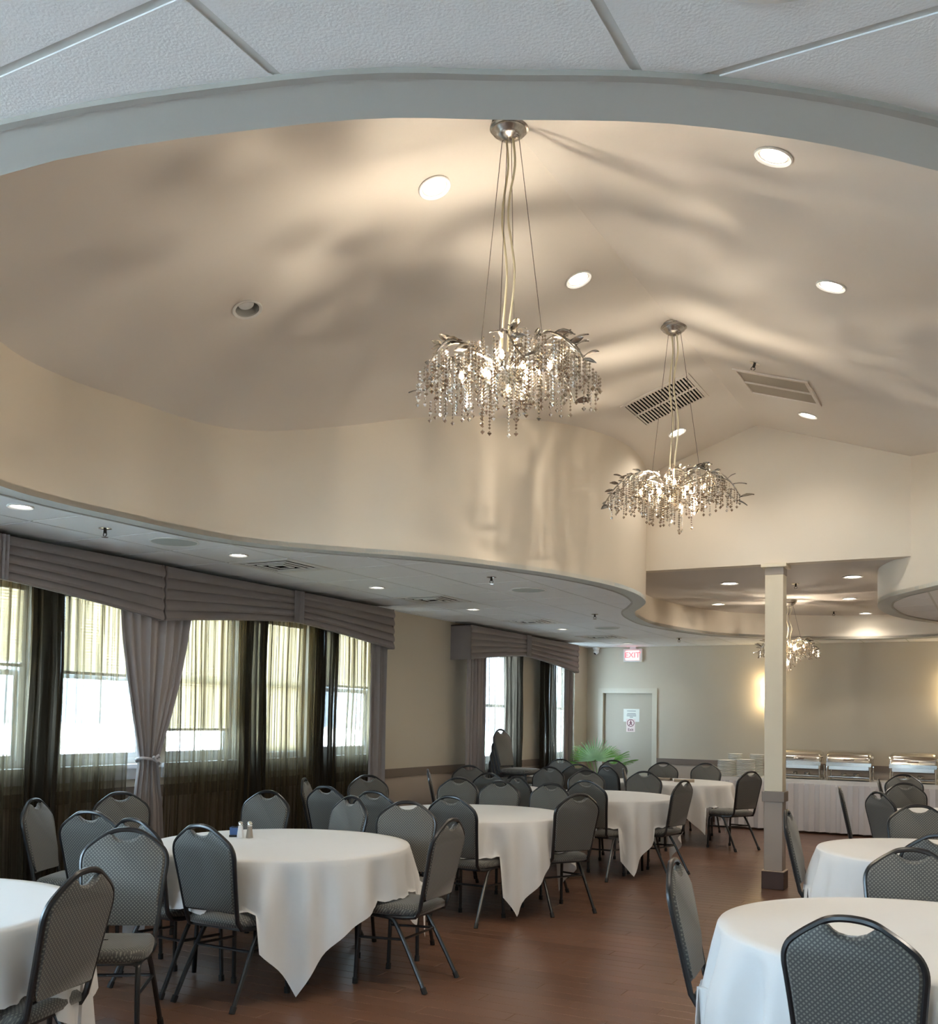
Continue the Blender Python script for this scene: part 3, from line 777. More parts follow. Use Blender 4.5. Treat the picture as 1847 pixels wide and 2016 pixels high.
# ------------------------------------------------------------------ chandeliers
def make_chandelier(label, seed, drop, wide, tall):
    rnd = random.Random(seed)
    o = thing('chandelier', label, 'chandelier', (0,0,0), 0, 'silver vine chandeliers with smoky crystal strands')
    MB().lathe([(.094,0),(.100,-.004),(.100,-.014),(.092,-.018),(.094,-.022),(.094,-.030),(.082,-.035),(.084,-.039),(.080,-.047),(.066,-.055),(.064,-.060),(.05,-.070),(.03,-.080),(.012,-.086),(.004,-.087)], 32).build('canopy', silver, o, True)
    Z0 = -drop
    S = wide/.94; T = tall/.48
    for ax, ay in ((.19,.02),(-.17,.05),(.03,-.13),(-.02,.14)):
        MB().tube([(ax*.25,ay*.25,-.06),(ax*S,ay*S,Z0-.03*T)], .0018, 5).build('suspension_wire', wirem, o)
    for sx in (-.014, .022):
        pts = [(sx,0,-.08)]+[(sx*(1+1.2*math.sin(k*1.1+sx*90)*.5)+.006*math.sin(k*1.7), .01*math.sin(k*1.3), -.08-(drop-.06)*k/8) for k in range(1, 9)]
        MB().tube(catmull(pts, 4), .006, 6).build('power_cord', cordm, o, True)
    def zr(r, a):  # height of the vine canopy over radius
        q = r/.47
        return Z0-.085*T+T*(.085*math.sin(min(q/.62, 1)*PI*.5)**2 if q < .62 else .085-.19*((q-.62)/.38)**1.5)
    leaf = MB()
    L = .085
    prof = [(0,.002),(.2,.013),(.45,.019),(.7,.014),(.9,.006),(1,.001)]
    leaf.grid([[(-w,t*L,.006*math.sin(t*PI)+.004),(0,t*L,.006*math.sin(t*PI)),(w,t*L,.006*math.sin(t*PI)+.004)] for t, w in prof])
    leaf.grid([[(-w,t*L,.006*math.sin(t*PI)+.0025),(0,t*L,.006*math.sin(t*PI)-.0015),(w,t*L,.006*math.sin(t*PI)+.0025)] for t, w in prof])
    lm = leaf.mesh('leaf', silver, 'all')
    tips = []
    NBR = 13
    for b in range(NBR):
        a0 = 2*PI*b/NBR+rnd.uniform(-.15,.15); R = (.47 if b % 2 == 0 else .36)*S*rnd.uniform(.88,1.0); cv = rnd.uniform(-.5,.5)
        ell = .72+.28*abs(math.cos(a0))
        pts = []
        for k in range(9):
            q = k/8; r = .03+(R-.03)*q; a = a0+cv*q*q
            pts.append((r*math.cos(a)*1.0, r*math.sin(a)*ell*.95, zr(r/S, a)+rnd.uniform(-.008,.008)))
        cp = catmull(pts, 3); n = len(cp)
        MB().tube(cp, .006, 6, rr=[.0095-.0055*i/n for i in range(n)]).build('branch', silver, o, True)
        for k in range(7):
            i = int(n*(.45+.55*k/6))-1; i = max(1, min(n-1, i)); d = (cp[i]-cp[i-1]).normalized()
            ang = math.atan2(d.y, d.x)-PI/2+rnd.uniform(-.9,.9)
            link('leaf', lm, o, cp[i], (rnd.uniform(-.6,.5), rnd.uniform(-.7,.7), ang)).scale = (rnd.uniform(.7,1.15),)*3
        tips.append(cp)
    bead_v = [(0,0,1),(0,0,-1)]+[(math.cos(2*PI*k/6),math.sin(2*PI*k/6),0) for k in range(6)]
    bead_f = [(0,2+k,2+(k+1)%6) for k in range(6)]+[(1,2+(k+1)%6,2+k) for k in range(6)]
    cache = {}
    def strand(nb):
        if nb not in cache:
            mb = MB(); z = 0
            for k in range(nb):
                s = .0072 if k < nb-1 else .0115
                if k == nb-1: z -= .006
                mb.add([(x*s, y*s, z-s+w*s*1.15) for x, y, w in bead_v], bead_f); z -= s*2.25
            cache[nb] = mb.mesh('crystal_strand', beadm)
        return cache[nb]
    cnt = 0
    while cnt < 292:
        r = .46*math.sqrt(rnd.random())**.85; a = rnd.uniform(0, 2*PI); ell = .72+.28*abs(math.cos(a))
        base = (.36-.27*(r/.46)**1.2)*rnd.uniform(.55,1.15)*T
        nb = max(4, int(base/.0161)); nb -= nb % 2
        link('crystal_strand', strand(nb), o, (r*S*math.cos(a), r*S*math.sin(a)*ell*.95, zr(r, a)-.01), (0,0,rnd.uniform(0,6))); cnt += 1
    bm_ = MB().lathe([(.004,0),(.011,.012),(.012,.022),(.007,.038),(.001,.046)], 12).mesh('bulb', bulbm, 'all')
    sm_ = MB().lathe([(.010,-.03),(.010,.002)], 12).mesh('socket', silver, 'all')
    for k in range(8):
        a = 2*PI*k/8+.3; r = (.13 if k % 2 else .22)*S
        p = (r*math.cos(a), r*math.sin(a)*.8, Z0-.12*T-.02*(k % 3))
        link('socket', sm_, o, p); link('bulb', bm_, o, p)
    for k in range(2):
        a = PI*k+.7
        lamp('chandelier_glow', 'POINT', o, (.15*S*math.cos(a), .12*S*math.sin(a), Z0-.13*T), 14, (1,.86,.68), .013)
    return o
c1 = make_chandelier('crystal vine chandelier on the ridge beside the plaster rim and unlit downlight', 3, 1.10, .94, .48); c1.location = (RX, 4.20, RZ-.002)
c2 = make_chandelier('crystal vine chandelier hanging before the gable wall', 5, 1.10, .98, .47); c2.location = (RX, 6.92, RZ-.002)
c3 = make_chandelier('small crystal chandelier in the alcove half hidden by the column', 8, .50, .75, .40); c3.location = (-2.34, 12.70, ZA-.001)

# ------------------------------------------------------------------ tables
def make_table(x, y, r, rz=0):
    t = thing('round_table', '', 'table', (x, y, 0), rz, 'round folding banquet tables')
    MB().lathe([(r-.02,.715),(r-.005,.722),(r-.005,.742),(r-.02,.75),(.01,.75)], 40).build('tabletop', mat('ply_top', (.35,.25,.16), .6), t, True)
    leg = MB()
    leg.tube([(0,0,.715),(0,0,.35),(.02,0,.30),(.03,0,.012)], .014, 8); lm = leg.mesh('leg', blackm, 'all')
    for k in range(4):
        a = PI/4+k*PI/2; link('leg', lm, t, ((r-.30)*math.cos(a), (r-.30)*math.sin(a), 0), (0,0,a))
    ap = MB()
    for s in (-1, 1): ap.box(-(r-.32)*.72, (r-.32)*.72, s*(r-.30)*.707-.012, s*(r-.30)*.707+.012, .69, .715)
    ap.build('leg_brace', blackm, t)
    return t
def make_cloth(x, y, r, half, rz, seed, hang=1.0):
    rnd = random.Random(seed); NT = 224; ph = [rnd.uniform(0,6.28) for _ in range(8)]
    zt = .757; rows = []
    def Lh(th):
        a = (th-rz) % (PI/2); a = min(a, PI/2-a)
        return half/math.cos(a)
    def fold(th):
        return (math.sin(11*th+ph[0])*.4+math.sin(17*th+ph[1])*.35+math.sin(27*th+ph[2])*.25)
    for f_ in (.0005, .35, .7, .93): rows.append([(r*f_*math.cos(2*PI*k/NT), r*f_*math.sin(2*PI*k/NT), zt+.0006*math.sin(13*f_+k*.4)) for k in range(NT)])
    rows.append([((r+.001)*math.cos(2*PI*k/NT), (r+.001)*math.sin(2*PI*k/NT), zt-.002) for k in range(NT)])
    rows.append([((r+.008)*math.cos(2*PI*k/NT), (r+.008)*math.sin(2*PI*k/NT), zt-.012) for k in range(NT)])
    ND = 12
    for q in range(1, ND+1):
        row = []
        for k in range(NT):
            th = 2*PI*k/NT; L = (Lh(th)-r)*hang; d = .012+(L-.012)*q/ND
            s = d/max(L, .01); cn = max(0, (L-.28)/.2); am = (.05+.04*min(1, cn))*min(1, L/.4)*min(1, d/.22)
            rr = r+.010+.16*d*(.5+.5*s)*.55+am*fold(th)+.012*min(1, d/.3)
            row.append((rr*math.cos(th), rr*math.sin(th), max(.012, zt-d)))
        rows.append(row)
    for row in rows[6:]:
        for k in range(NT):
            px, py, pz = row[k]
            if pz < .50:
                for sx_, sy_, sr_ in SEATS:
                    q = Matrix.Rotation(-sr_, 2) @ Vector((px+x-sx_, py+y-sy_))
                    if abs(q.x) < .235 and -.17 < q.y < .255: row[k] = (px, py, max(pz, .489+.006*math.sin(k*1.3)))
    mb = MB(); mb.grid(rows, True)
    me = mb.mesh('tablecloth', clothm, 'all')
    return link('tablecloth', me, None, (x, y, 0))
TABLES = {
 'T1': (-3.99, 2.40, .79, 1.07, 'round table in front of the dark bunched sheer, next to the shaker table', 'white cloth on the table in front of the dark bunched sheer'),
 'T2': (-3.97, 4.97, .79, 1.07, 'round table carrying the salt and pepper shakers', 'white cloth under the salt and pepper shakers, corner hanging near the floor'),
 'T3': (-3.97, 7.50, .79, 1.07, 'round table just past the shaker table towards the exit door', 'white cloth with a long pointed corner on the table past the shaker table'),
 'T4': (-3.80, 10.07, .79, 1.07, 'round table between the napkin table and the shaker table row', 'white cloth on the table just before the napkin table'),
 'T5': (-3.90, 13.0, .79, 1.07, 'round table with two folded napkins near the buffet', 'white cloth under the two folded taupe napkins'),
 'T6': (-5.25, 10.35, .58, .84, 'smaller round table in front of the stacked chairs', 'white cloth on the small table before the stacked chairs'),
 'T6b': (-5.35, 13.05, .58, .84, 'smaller round table in front of the potted palm', 'white cloth on the small table before the potted palm'),
 'T7': (-.25, 4.25, .79, 1.22, 'round table with floor-length cloth on the aisle side away from the windows', 'long white cloth on the aisle table before the column-side table'),
 'T8': (-.30, 7.00, .79, 1.22, 'round table standing just before the column', 'long white cloth on the table just before the column'),
 'T9': (-.20, 10.1, .79, 1.10, 'round table beside the column in front of the chafing dishes', 'white cloth on the table beside the column before the chafing dishes')}
# ------------------------------------------------------------------ chairs
def make_chair():
    o = thing('banquet_chair', '', 'chair', (0,0,0), 0, 'charcoal patterned banquet chairs')
    def lean(z): return -.195-(z-.45)*.215
    half = [(.176,.455),(.184,.55),(.193,.66),(.203,.76),(.207,.80),(.203,.835),(.186,.868),(.150,.899),(.105,.930),(.070,.950),(.035,.9585),(0,.961)]
    hp = catmull([(x,0,z) for x, z in half], 3)
    fpts = [(p.x, lean(p.z), p.z) for p in hp]+[(-p.x, lean(p.z), p.z) for p in reversed(hp[:-1])]
    rail = [(.176,.20,.408),(.183,.05,.405),(.185,-.10,.406),(.182,-.17,.415)]
    full = [(x,y,z) for x,y,z in rail]+fpts+[(-x,y,z) for x,y,z in reversed(rail)]
    MB().tube(full, .0125, 8).build('back_frame', blackm, o, True)
    # upholstered panel with a crescent hand slot under the crown
    def outline(ins):
        pts = []
        for p in hp:
            if p.z < .50: continue
            x = p.x-ins-.006; pts.append((max(x,0), p.z-(ins if p.z > .85 else 0)))
        pts = [q for q in pts if q[0] > .080]
        top = [(.066,.934-ins),(.054,.921-ins),(.032,.909-ins),(0,.904-ins)]
        return [(.166-ins,.50+ins)]+pts+top
    rows = []
    for ins, dy in ((.010,-.018),(.0,-.008),(.0,.010),(.010,.022)):
        ol = outline(ins); full_ = ol+[(-x,z) for x, z in reversed(ol[:-1])]
        rows.append([(x, lean(z)+dy, z) for x, z in full_])
    pb = MB(); pb.grid(rows, True); n = len(rows[0])
    pb.f.append(tuple(range(n))); pb.f.append(tuple(3*n+i for i in reversed(range(n))))
    pb.uv = lambda co: (co.x, co.z)
    link('backrest', pb.mesh('backrest', fabric, True), o)
    # seat cushion
    def plan(s):
        pts = [(.19,-.13),(.213,.02),(.218,.12),(.205,.19),(.165,.225),(.08,.236),(0,.238)]
        pts = [(x*s, .04+(y-.04)*s) for x, y in pts]
        back = [(.17*s,.04+(-.185-.04)*s),(0,.04+(-.19-.04)*s)]
        left = [(-x,y) for x, y in reversed(pts[:-1])]
        return [back[1], back[0]]+pts+left+[(-back[0][0], back[0][1])]
    rows = [[(x,y,z) for x, y in plan(s)] for s, z in ((.90,.415),(.985,.424),(1.0,.440),(.99,.456),(.93,.470),(.75,.479),(.4,.484),(.05,.485))]
    sb = MB(); sb.grid(rows, True); sb.f.append(tuple(range(len(rows[0]))))
    sb.uv = lambda co: (co.x, co.y+co.z*.7)
    link('seat', sb.mesh('seat', fabric, 'all'), o)
    MB().box(-.178, .178, -.16, .20, .402, .418).build('seat_pan', blackm, o)
    for s in (-1, 1):
        rear = catmull([(s*.184,.06,.405),(s*.186,-.01,.398),(s*.188,-.05,.365),(s*.194,-.12,.25),(s*.204,-.245,.02)], 4)
        lo = MB().tube(rear, .0125, 8).build('leg', blackm, o, True)
        MB().tube([(s*.2035,-.238,.034),(s*.205,-.255,0)], .0165, 8).build('foot_glide', rubber, lo)
        fr = catmull([(s*.18,.10,.405),(s*.182,.165,.400),(s*.186,.195,.36),(s*.190,.205,.2),(s*.194,.212,.02)], 4)
        lo = MB().tube(fr, .0125, 8).build('leg', blackm, o, True)
        MB().tube([(s*.1935,.211,.034),(s*.194,.213,0)], .0165, 8).build('foot_glide', rubber, lo)
        MB().tube([(s*.1885,.203,.27),(s*.192,-.10,.285)], .008, 6).build('stretcher', blackm, o, True)
    MB().tube([(-.190,-.10,.285),(.190,-.10,.285)], .008, 6).build('stretcher', blackm, o, True)
    return o
CH0 = make_chair()
BT = Vector((0, -.305, 0))    # top of the back in the chair's own frame
first = [True]; SEATS = []
def chair(x, y, dx, dy, label, table=None, dmin=1.0, z=0, group=None, dist=None):
    if table:
        tx, ty, tr = TABLES[table][:3]; dmin = tr+.21
        ex, ey = x-tx, y-ty; D = math.hypot(ex, ey)
        if D < dmin: x, y = tx+ex*dmin/D, ty+ey*dmin/D
    rz = math.atan2(dy, dx)-PI/2
    o = CH0 if first[0] else copy_tree(CH0)
    first[0] = False
    p = Vector((x, y, z))-Matrix.Rotation(rz, 3, 'Z') @ BT
    o.location = p; o.rotation_euler = (0, 0, rz); o['label'] = label; SEATS.append((p.x, p.y, rz))
    if group: o['group'] = group
    return o
CHAIRS = [
 (-3.03,2.64,-.94,-.25,'T1','banquet chair with its back turned to the aisle, next table before the shaker table'),
 (-3.91,3.66,.55,-.83,None,'banquet chair facing away from the shaker table, its seat clear of any cloth'),
 (-3.74,4.01,0,1,'T2','banquet chair tucked under the hanging cloth of the shaker table, back towards the neighbouring table'),
 (-4.24,4.02,.05,1,'T2','banquet chair behind the one facing away from the shaker table'),
 (-4.76,4.16,-.25,.97,'T2','banquet chair on the dark-sheer side of the shaker table, back to the neighbouring table'),
 (-5.70,4.52,.9,.43,None,'banquet chair standing sideways against the dark bunched sheer'),
 (-5.70,5.26,.9,-.35,None,'banquet chair in front of the tied grey drape'),
 (-4.55,3.05,.6,-.8,'T1','banquet chair at the window side of the table before the shaker table'),
 (-4.99,6.07,.1,-1,'T2','banquet chair across the shaker table from its hanging corner, catching bright window light'),
 (-5.75,7.50,.9,.45,None,'banquet chair turned edge-on beside the wide dark bunched sheer'),
 (-4.97,6.77,.05,1,'T3','banquet chair on the window side of the gap between shaker table and next table'),
 (-4.20,6.06,-.3,-.95,'T2','pale-lit banquet chair on the far side of the shaker table, middle of three'),
 (-4.31,6.72,0,1,'T3','banquet chair behind the pale-lit one, facing the table past the shaker table'),
 (-3.66,5.95,.33,-.94,'T2','banquet chair at the aisle end of the shaker table\'s far side'),
 (-5.58,8.30,.8,-.6,None,'banquet chair beside the straight drape at the end of the second valance'),
 (-3.70,6.69,.02,1,'T3','banquet chair with seat beside the long pointed cloth corner'),
 (-2.83,5.10,-1,-.05,'T2','banquet chair seen in profile on the aisle side of the shaker table'),
 (-3.02,7.43,-.84,.54,'T3','banquet chair on the aisle side of the table past the shaker table'),
 (-4.72,8.63,.15,-1,'T3','banquet chair across the second table nearest to the bare wall'),
 (-4.18,8.45,.05,-1,'T3','banquet chair across the second table, middle of three'),
 (-3.67,8.49,-.1,-1,'T3','banquet chair across the second table nearest to the aisle'),
 (-4.88,9.58,.0,1,'T6','banquet chair with back turned at the small table before the stacked chairs'),
 (-4.36,9.30,.5,.86,'T4','banquet chair on the window side of the table just before the napkin table'),
 (-5.78,10.85,.6,-.8,'T6','banquet chair directly in front of the stack of chairs'),
 (-5.72,9.72,.85,.5,'T6','banquet chair turned sideways against the bare wall below the chair rail'),
 (-4.96,11.40,.0,-1,'T6','banquet chair on the palm side of the small table before the stacked chairs'),
 (-5.76,13.66,.45,-.9,'T6b','banquet chair right in front of the palm leaves'),
 (-5.00,12.40,-.35,.93,'T6b','dark-backed banquet chair facing the small palm-side table'),
 (-4.27,10.90,.3,-.95,'T4','banquet chair across the table just before the napkin table, window side'),
 (-3.61,9.24,.05,1,'T4','banquet chair with back turned at the table just before the napkin table'),
 (-5.08,14.02,.1,-1,'T6b','pale-lit banquet chair in front of the exit door knob'),
 (-4.48,12.26,.5,.86,'T5','dark-backed banquet chair at the napkin table\'s window side'),
 (-4.12,11.72,.95,.32,None,'banquet chair turned edge-on between the napkin table and the table before it'),
 (-3.69,11.24,.05,-1,'T4','banquet chair across the table just before the napkin table, aisle side'),
 (-4.27,13.86,.2,-1,'T5','banquet chair behind the folded napkins nearest the exit door'),
 (-3.74,14.16,.05,-1,'T5','banquet chair behind the napkin table beside the plate stacks'),
 (-2.82,9.86,-.98,.2,'T4','banquet chair in profile on the aisle side of the table before the napkin table'),
 (-2.70,12.30,-.87,.49,'T5','banquet chair standing free in the aisle before the buffet skirt'),
 (-1.20,4.20,.99,.1,'T7','banquet chair on the aisle side of the floor-length cloth table'),
 (-.41,3.30,.08,1,'T7','banquet chair with large slate-blue back at the floor-length cloth table'),
 (-.37,5.11,.05,-1,'T7','banquet chair between the two floor-length cloth tables, facing the larger cloth'),
 (-.30,6.12,0,1,'T8','banquet chair between the two floor-length cloth tables, facing the column-side table'),
 (-1.17,7.00,1,.05,'T8','banquet chair on the aisle side of the table just before the column'),
 (-.56,8.12,.1,-1,'T8','banquet chair with bright speckled fabric across the table before the column'),
 (-.98,9.46,.75,.66,'T9','grey-backed banquet chair at the table beside the column'),
 (-1.36,9.90,.99,.14,'T9','banquet chair turned edge-on right beside the column'),
 (-1.06,13.0,.2,-1,None,'banquet chair closest to the third chafing dish'),
 (-.90,11.12,.45,-.9,'T9','brown-lit banquet chair behind the table beside the column'),
 (-.36,11.42,.1,-1,'T9','banquet chair on the wall side behind the table beside the column'),
 (-1.22,11.80,.97,.12,None,'banquet chair turned edge-on just before the buffet, past the column')]
for x, y, dx, dy, t, lb in CHAIRS: chair(x, y, dx, dy, lb, t)
for k, (n, (x, y, r, half, lb, lc)) in enumerate(TABLES.items()):
    t = make_table(x, y, r, .2*k); t['label'] = lb
    tag(make_cloth(x, y, r, half, (0.06*((k*37) % 5-2)) + (PI/4+.1 if n in ('T7','T8') else 0), 30+k), lc, 'tablecloth', 'white tablecloths on round tables')


STK = 'banquet chairs in the stack by the window'
for k in range(5):
    chair(-5.80+.018*k, 11.55, 1, -.08, ['bottom banquet chair of the stack by the window','second banquet chair up in the stack by the window','middle banquet chair of the stack by the window','banquet chair just below the topmost in the stack by the window','topmost banquet chair of the stack by the window'][k], None, z=.112*k, group=STK)

# ------------------------------------------------------------------ buffet
BX0, BX1, BY0, BY1, BZ = -3.78, .35, 14.86, 15.54, .757
for k, (a, b) in enumerate(((BX0, -1.72), (-1.71, BX1))):
    bt = thing('buffet_table', ['long folding buffet table under the plates and first chafing dishes','long folding buffet table under the third chafing dish'][k], 'table', ((a+b)/2, (BY0+BY1)/2, 0), 0, 'buffet tables')
    w, dp = (b-a)/2, (BY1-BY0)/2
    MB().box(-w+.01, w-.01, -dp+.01, dp-.01, .72, .75).build('tabletop', mat('ply_top', (.35,.25,.16), .6), bt)
    lm = MB().tube([(0,0,.72),(0,0,0)], .014, 8).mesh('leg', blackm, 'all')
    for sx in (-1, 1):
        for sy in (-1, 1): link('leg', lm, bt, (sx*(w-.2), sy*(dp-.08), 0))
cb = MB()
cb.box(BX0-.004, BX1, BY0-.004, BY1, .7515, BZ)
N = 90
rows = []
for q in range(5):
    z = BZ-.001-.085*q/4
    rows.append([(BX0-.006+(BX1-BX0)*k/N, BY0-.006-.004*q/4+.003*math.sin(k*.7+q), z+(.006*math.sin(k*.31) if q == 4 else 0)) for k in range(N+1)])
cb.grid(rows)
tag(cb.build('buffet_cloth', clothm, None, True), 'flat white cloth with short overhang along the buffet top', 'tablecloth')
sk = MB(); N = 900; rows = []
for q, z in enumerate((.70, .55, .35, .15, .03)):
    row = []
    for k in range(N+1):
        x = BX0-.002+(BX1-BX0)*k/N; a = .016+.022*q/4
        ph = x*2*PI/.145+.8*math.sin(x*2.1)
        row.append((x+.012*math.sin(2*ph), BY0-.012-a*(.6+math.sin(ph)), z))
    rows.append(row)
side = []
sk.grid(rows)
rows = [[(BX0-.012-.012*(.6+math.sin(y*43)), y, z) for y in [BY0+(BY1-BY0)*k/60 for k in range(61)]] for z in (.70, .35, .03)]
sk.grid(rows)
tag(sk.build('table_skirt', skirtm, None, 'all'), 'white pleated skirt hanging around the buffet tables', 'table skirt')
# chafing dishes with roll-top lids
def chafer(x, label):
    o = thing('chafing_dish', label, 'chafing dish', (x, 15.10, BZ), 0, 'roll-top chafing dishes on the buffet')
    w, dp = .285, .19
    fr = MB()
    for sx in (-1, 1):
        for sy in (-1, 1):
            fr.tube(catmull([(sx*w,sy*dp,0),(sx*w,sy*dp,.17),(sx*(w-.012),sy*dp,.225),(sx*(w-.04),sy*dp,.245)], 4), .013, 8)
    fr.box(-w-.012, w+.012, -dp-.014, -dp+.006, .205, .255); fr.box(-w-.012, w+.012, dp-.006, dp+.014, .205, .255)
    fr.box(-w-.014, -w+.006, -dp, dp, .205, .255); fr.box(w-.006, w+.014, -dp, dp, .205, .255)
    fr.build('stand', chrome, o, True)
    MB().box(-w+.02, w-.02, -dp+.02, dp-.02, .155, .252).build('water_pan', steel, o)
    MB().box(-w+.01, w-.01, -dp+.01, dp-.01, .050, .058).build('shelf', steel, o)
    for sx in (-.085, .085):
        bo = MB().lathe([(.040,.058),(.042,.062),(.042,.095),(.034,.104),(.012,.106)], 20, (sx,-.02,0)).build('burner', chrome, o, True)
        MB().tube([(sx,-.06,.085),(sx,-.12,.088)], .006, 6).build('burner_handle', dark_metal, bo)
    MB().box(-.16, .16, -dp-.012, -dp+.02, .058, .064).build('burner_tray', chrome, o)
    ld = MB(); prof = []
    for k in range(15):
        a = PI*k/14; prof.append((-math.cos(a)*(dp+.004), .258+math.sin(a)**.75*.165))
    rows = []
    for t, s in ((-w-.004,.86),(-w+.012,.95),(-w+.045,1.0),(w-.045,1.0),(w-.012,.95),(w+.004,.86)):
        rows.append([(t, y*(.97+.03*s), .258+(z-.258)*s) for y, z in prof])
    ld.grid(rows); n = len(prof)
    ld.f.append(tuple(range(n))); ld.f.append(tuple(reversed(range(5*n, 6*n))))
    lo = ld.build('roll_top_lid', chrome, o, 'all')
    h = MB().tube([(-.07,-dp-.002,.30),(-.06,-dp-.035,.302),(.06,-dp-.035,.302),(.07,-dp-.002,.30)], .008, 8); h.build('lid_handle', chrome, lo, True)
    for sx in (-1, 1):
        MB().tube([(sx*(w+.0),-.02,.33),(sx*(w+.028),-.02,.33)], .024, 14).build('hinge_knob', chrome, lo, True)
chafer(-2.60, 'roll-top chafing dish partly hidden by the column')
chafer(-1.93, 'roll-top chafing dish in the middle of the three')
chafer(-1.10, 'roll-top chafing dish behind the brown-lit chairs')
# plates
pm = MB().lathe([(.07,0),(.075,.002),(.090,.003),(.130,.0075),(.133,.009),(.133,.0185),(.129,.019),(.124,.014),(.084,.008),(.07,.006),(.002,.006)], 28).mesh('dinner_plate', plate_m, 'all')
ps = MB().lathe([(.055,0),(.06,.002),(.072,.003),(.102,.0075),(.105,.009),(.105,.0180),(.101,.0185),(.097,.014),(.067,.008),(.055,.006),(.002,.006)], 28).mesh('side_plate', plate_m, 'all')
for nm, me, x, y, n, dz, lb in (('dinner_plate',pm,-3.66,15.02,12,.0195,'dinner plate in the broad stack at the buffet end'),
    ('dinner_plate',pm,-3.37,14.99,13,.0195,'dinner plate in the broad stack next to the column'),
    ('side_plate',ps,-3.60,15.32,17,.0190,'small plate in the slim stack behind the buffet-end stack'),
    ('side_plate',ps,-3.28,15.32,17,.0190,'small plate in the slim stack behind the column-side stack')):
    for k in range(n):
        tag(link(nm, me, None, (x+random.uniform(-.003,.003), y+random.uniform(-.003,.003), BZ+.001+dz*k)), lb, 'plate', lb.replace('plate in', 'plates in'))
# folded napkins
def napkin(x, y, z, rz, lb, crumple=False):
    mb = MB()
    if not crumple:
        for q in range(3):
            hw = .045-.004*q
            rows = [[(-hw, t, .012*q), (-hw*1.02, t, .012*q+.006), (0, t, .012*q+.014-.003*math.cos(t*20)), (hw*1.02, t, .012*q+.006), (hw, t, .012*q)] for t in [-.13+.26*k/10 for k in range(11)]]
            mb.grid(rows)
    else:
        rows = [[(.10*math.cos(a)*s, .09*math.sin(a)*s, .01+.09*(1-s)*(1+.5*math.sin(3*a))) for a in [2*PI*k/18 for k in range(18)]] for s in (1, .7, .45, .2)]
        mb.grid(rows, True)
    o = link('folded_napkin', mb.mesh('folded_napkin', napk, True), None, (x, y, z), (0, 0, rz))
    return tag(o, lb, 'napkin', 'taupe napkins')
napkin(-4.05, 13.12, .7575, 1.25, 'folded taupe napkin on the napkin table, exit-door end')
napkin(-3.72, 12.98, .7575, 1.9, 'folded taupe napkin on the napkin table, plate-stack end')
napkin(-.70, 14.96, BZ+.001, .4, 'upright folded beige napkin on the buffet before the third chafing dish', True)
# shakers and packets
def shaker(name, x, y, m, lb):
    o = thing(name, lb, 'shaker', (x, y, .758), .3, 'shakers on the round table')
    MB().lathe([(.0235,0),(.0245,.003),(.021,.03),(.016,.07),(.0155,.076)], 8).build('glass_body', m, o)
    MB().lathe([(.0165,.075),(.017,.082),(.0165,.094),(.011,.103),(.003,.106)], 16).build('chrome_cap', chrome, o, True)
shaker('salt_shaker', -4.335, 5.005, saltm, 'glass salt shaker with pale contents on the round table')
shaker('pepper_shaker', -4.285, 5.035, pepperm, 'glass pepper shaker with grey contents on the round table')
o = thing('packet_holder', 'small holder of blue and dark sweetener packets beside the shakers', 'holder', (-4.40, 5.03, .758), .5)
MB().box(-.035, .035, -.02, .02, 0, .012).build('tray', blackm, o)
for k in range(6):
    pk = MB().box(-.026, .026, -.001, .001, 0, .052).build('packet', bluep if k < 4 else dark_metal, o); pk.location = (.002*(k-3), -.014+.0055*k, .012); pk.rotation_euler = (.30*(k-2.5)/2.5, .12*(k % 3-1), 0)
o = thing('condiment_caddy', 'small dark caddy on the small table before the potted palm', 'caddy', (-5.05, 12.78, .758), .3)
MB().box(-.06, .06, -.04, .04, 0, .01).build('tray', blackm, o)
MB().tube([(0,0,.01),(0,0,.14)], .005, 6).build('handle', blackm, o)
for sx in (-.03, .03): MB().lathe([(.016,.01),(.018,.05),(.010,.075)], 12, (sx,0,0)).build('jar', saltm, o, True)

# ------------------------------------------------------------------ potted palm
o = thing('potted_palm', 'leafy potted fan palm by the window next to the exit door', 'plant', (-5.52, 14.62, 0))
MB().lathe([(.13,0),(.15,.02),(.19,.30),(.20,.33),(.185,.335),(.175,.31)], 28).build('pot', potm, o, True)
MB().lathe([(.178,.30),(.002,.305)], 24).build('soil', soil, o)
rnd = random.Random(11)
def fan_leaf(tip, yaw, tilt, R, m, nb=22, spread=2.5):
    base = Vector((rnd.uniform(-.05,.05), rnd.uniform(-.05,.05), .30)); tip = Vector(tip)
    st = MB().tube(catmull([base, base.lerp(tip,.5)+Vector((0,0,.10)), tip], 5), .006, 6).build('stem', leafm, o, True)
    mb = MB()
    for k in range(nb):
        a = -spread/2+spread*k/(nb-1); Lb = R*(1-.18*abs(a)/(spread/2))*rnd.uniform(.92,1.05); d = Vector((math.sin(a), math.cos(a), 0)); s = Vector((d.y, -d.x, 0)); w = R*.026
        rows = []
        for q, ww in ((.05,.35),(.35,1.0),(.7,.9),(.9,.45),(1.0,.04)):
            p = d*(Lb*q)+Vector((0,0,-.22*R*q**3+.03*R*q)); rows.append([p-s*(w*ww)+Vector((0,0,.006)), p, p+s*(w*ww)+Vector((0,0,.006))])
        mb.grid(rows)
    lf = mb.build('leaf', m, o); lf.location = tip; lf.rotation_euler = (tilt, 0, yaw)
fan_leaf((.0,-.20,.93), .35, 1.30, .40, leafpale, 24, 3.2)
fan_leaf((-.14,-.16,.90), 1.0, .9, .36, leafm)
fan_leaf((.22,-.10,.86), -.8, .8, .36, leafm)
fan_leaf((.24,.10,.84), -1.2, .5, .34, leafm)
fan_leaf((-.18,.05,.95), .5, 1.0, .30, leafm)
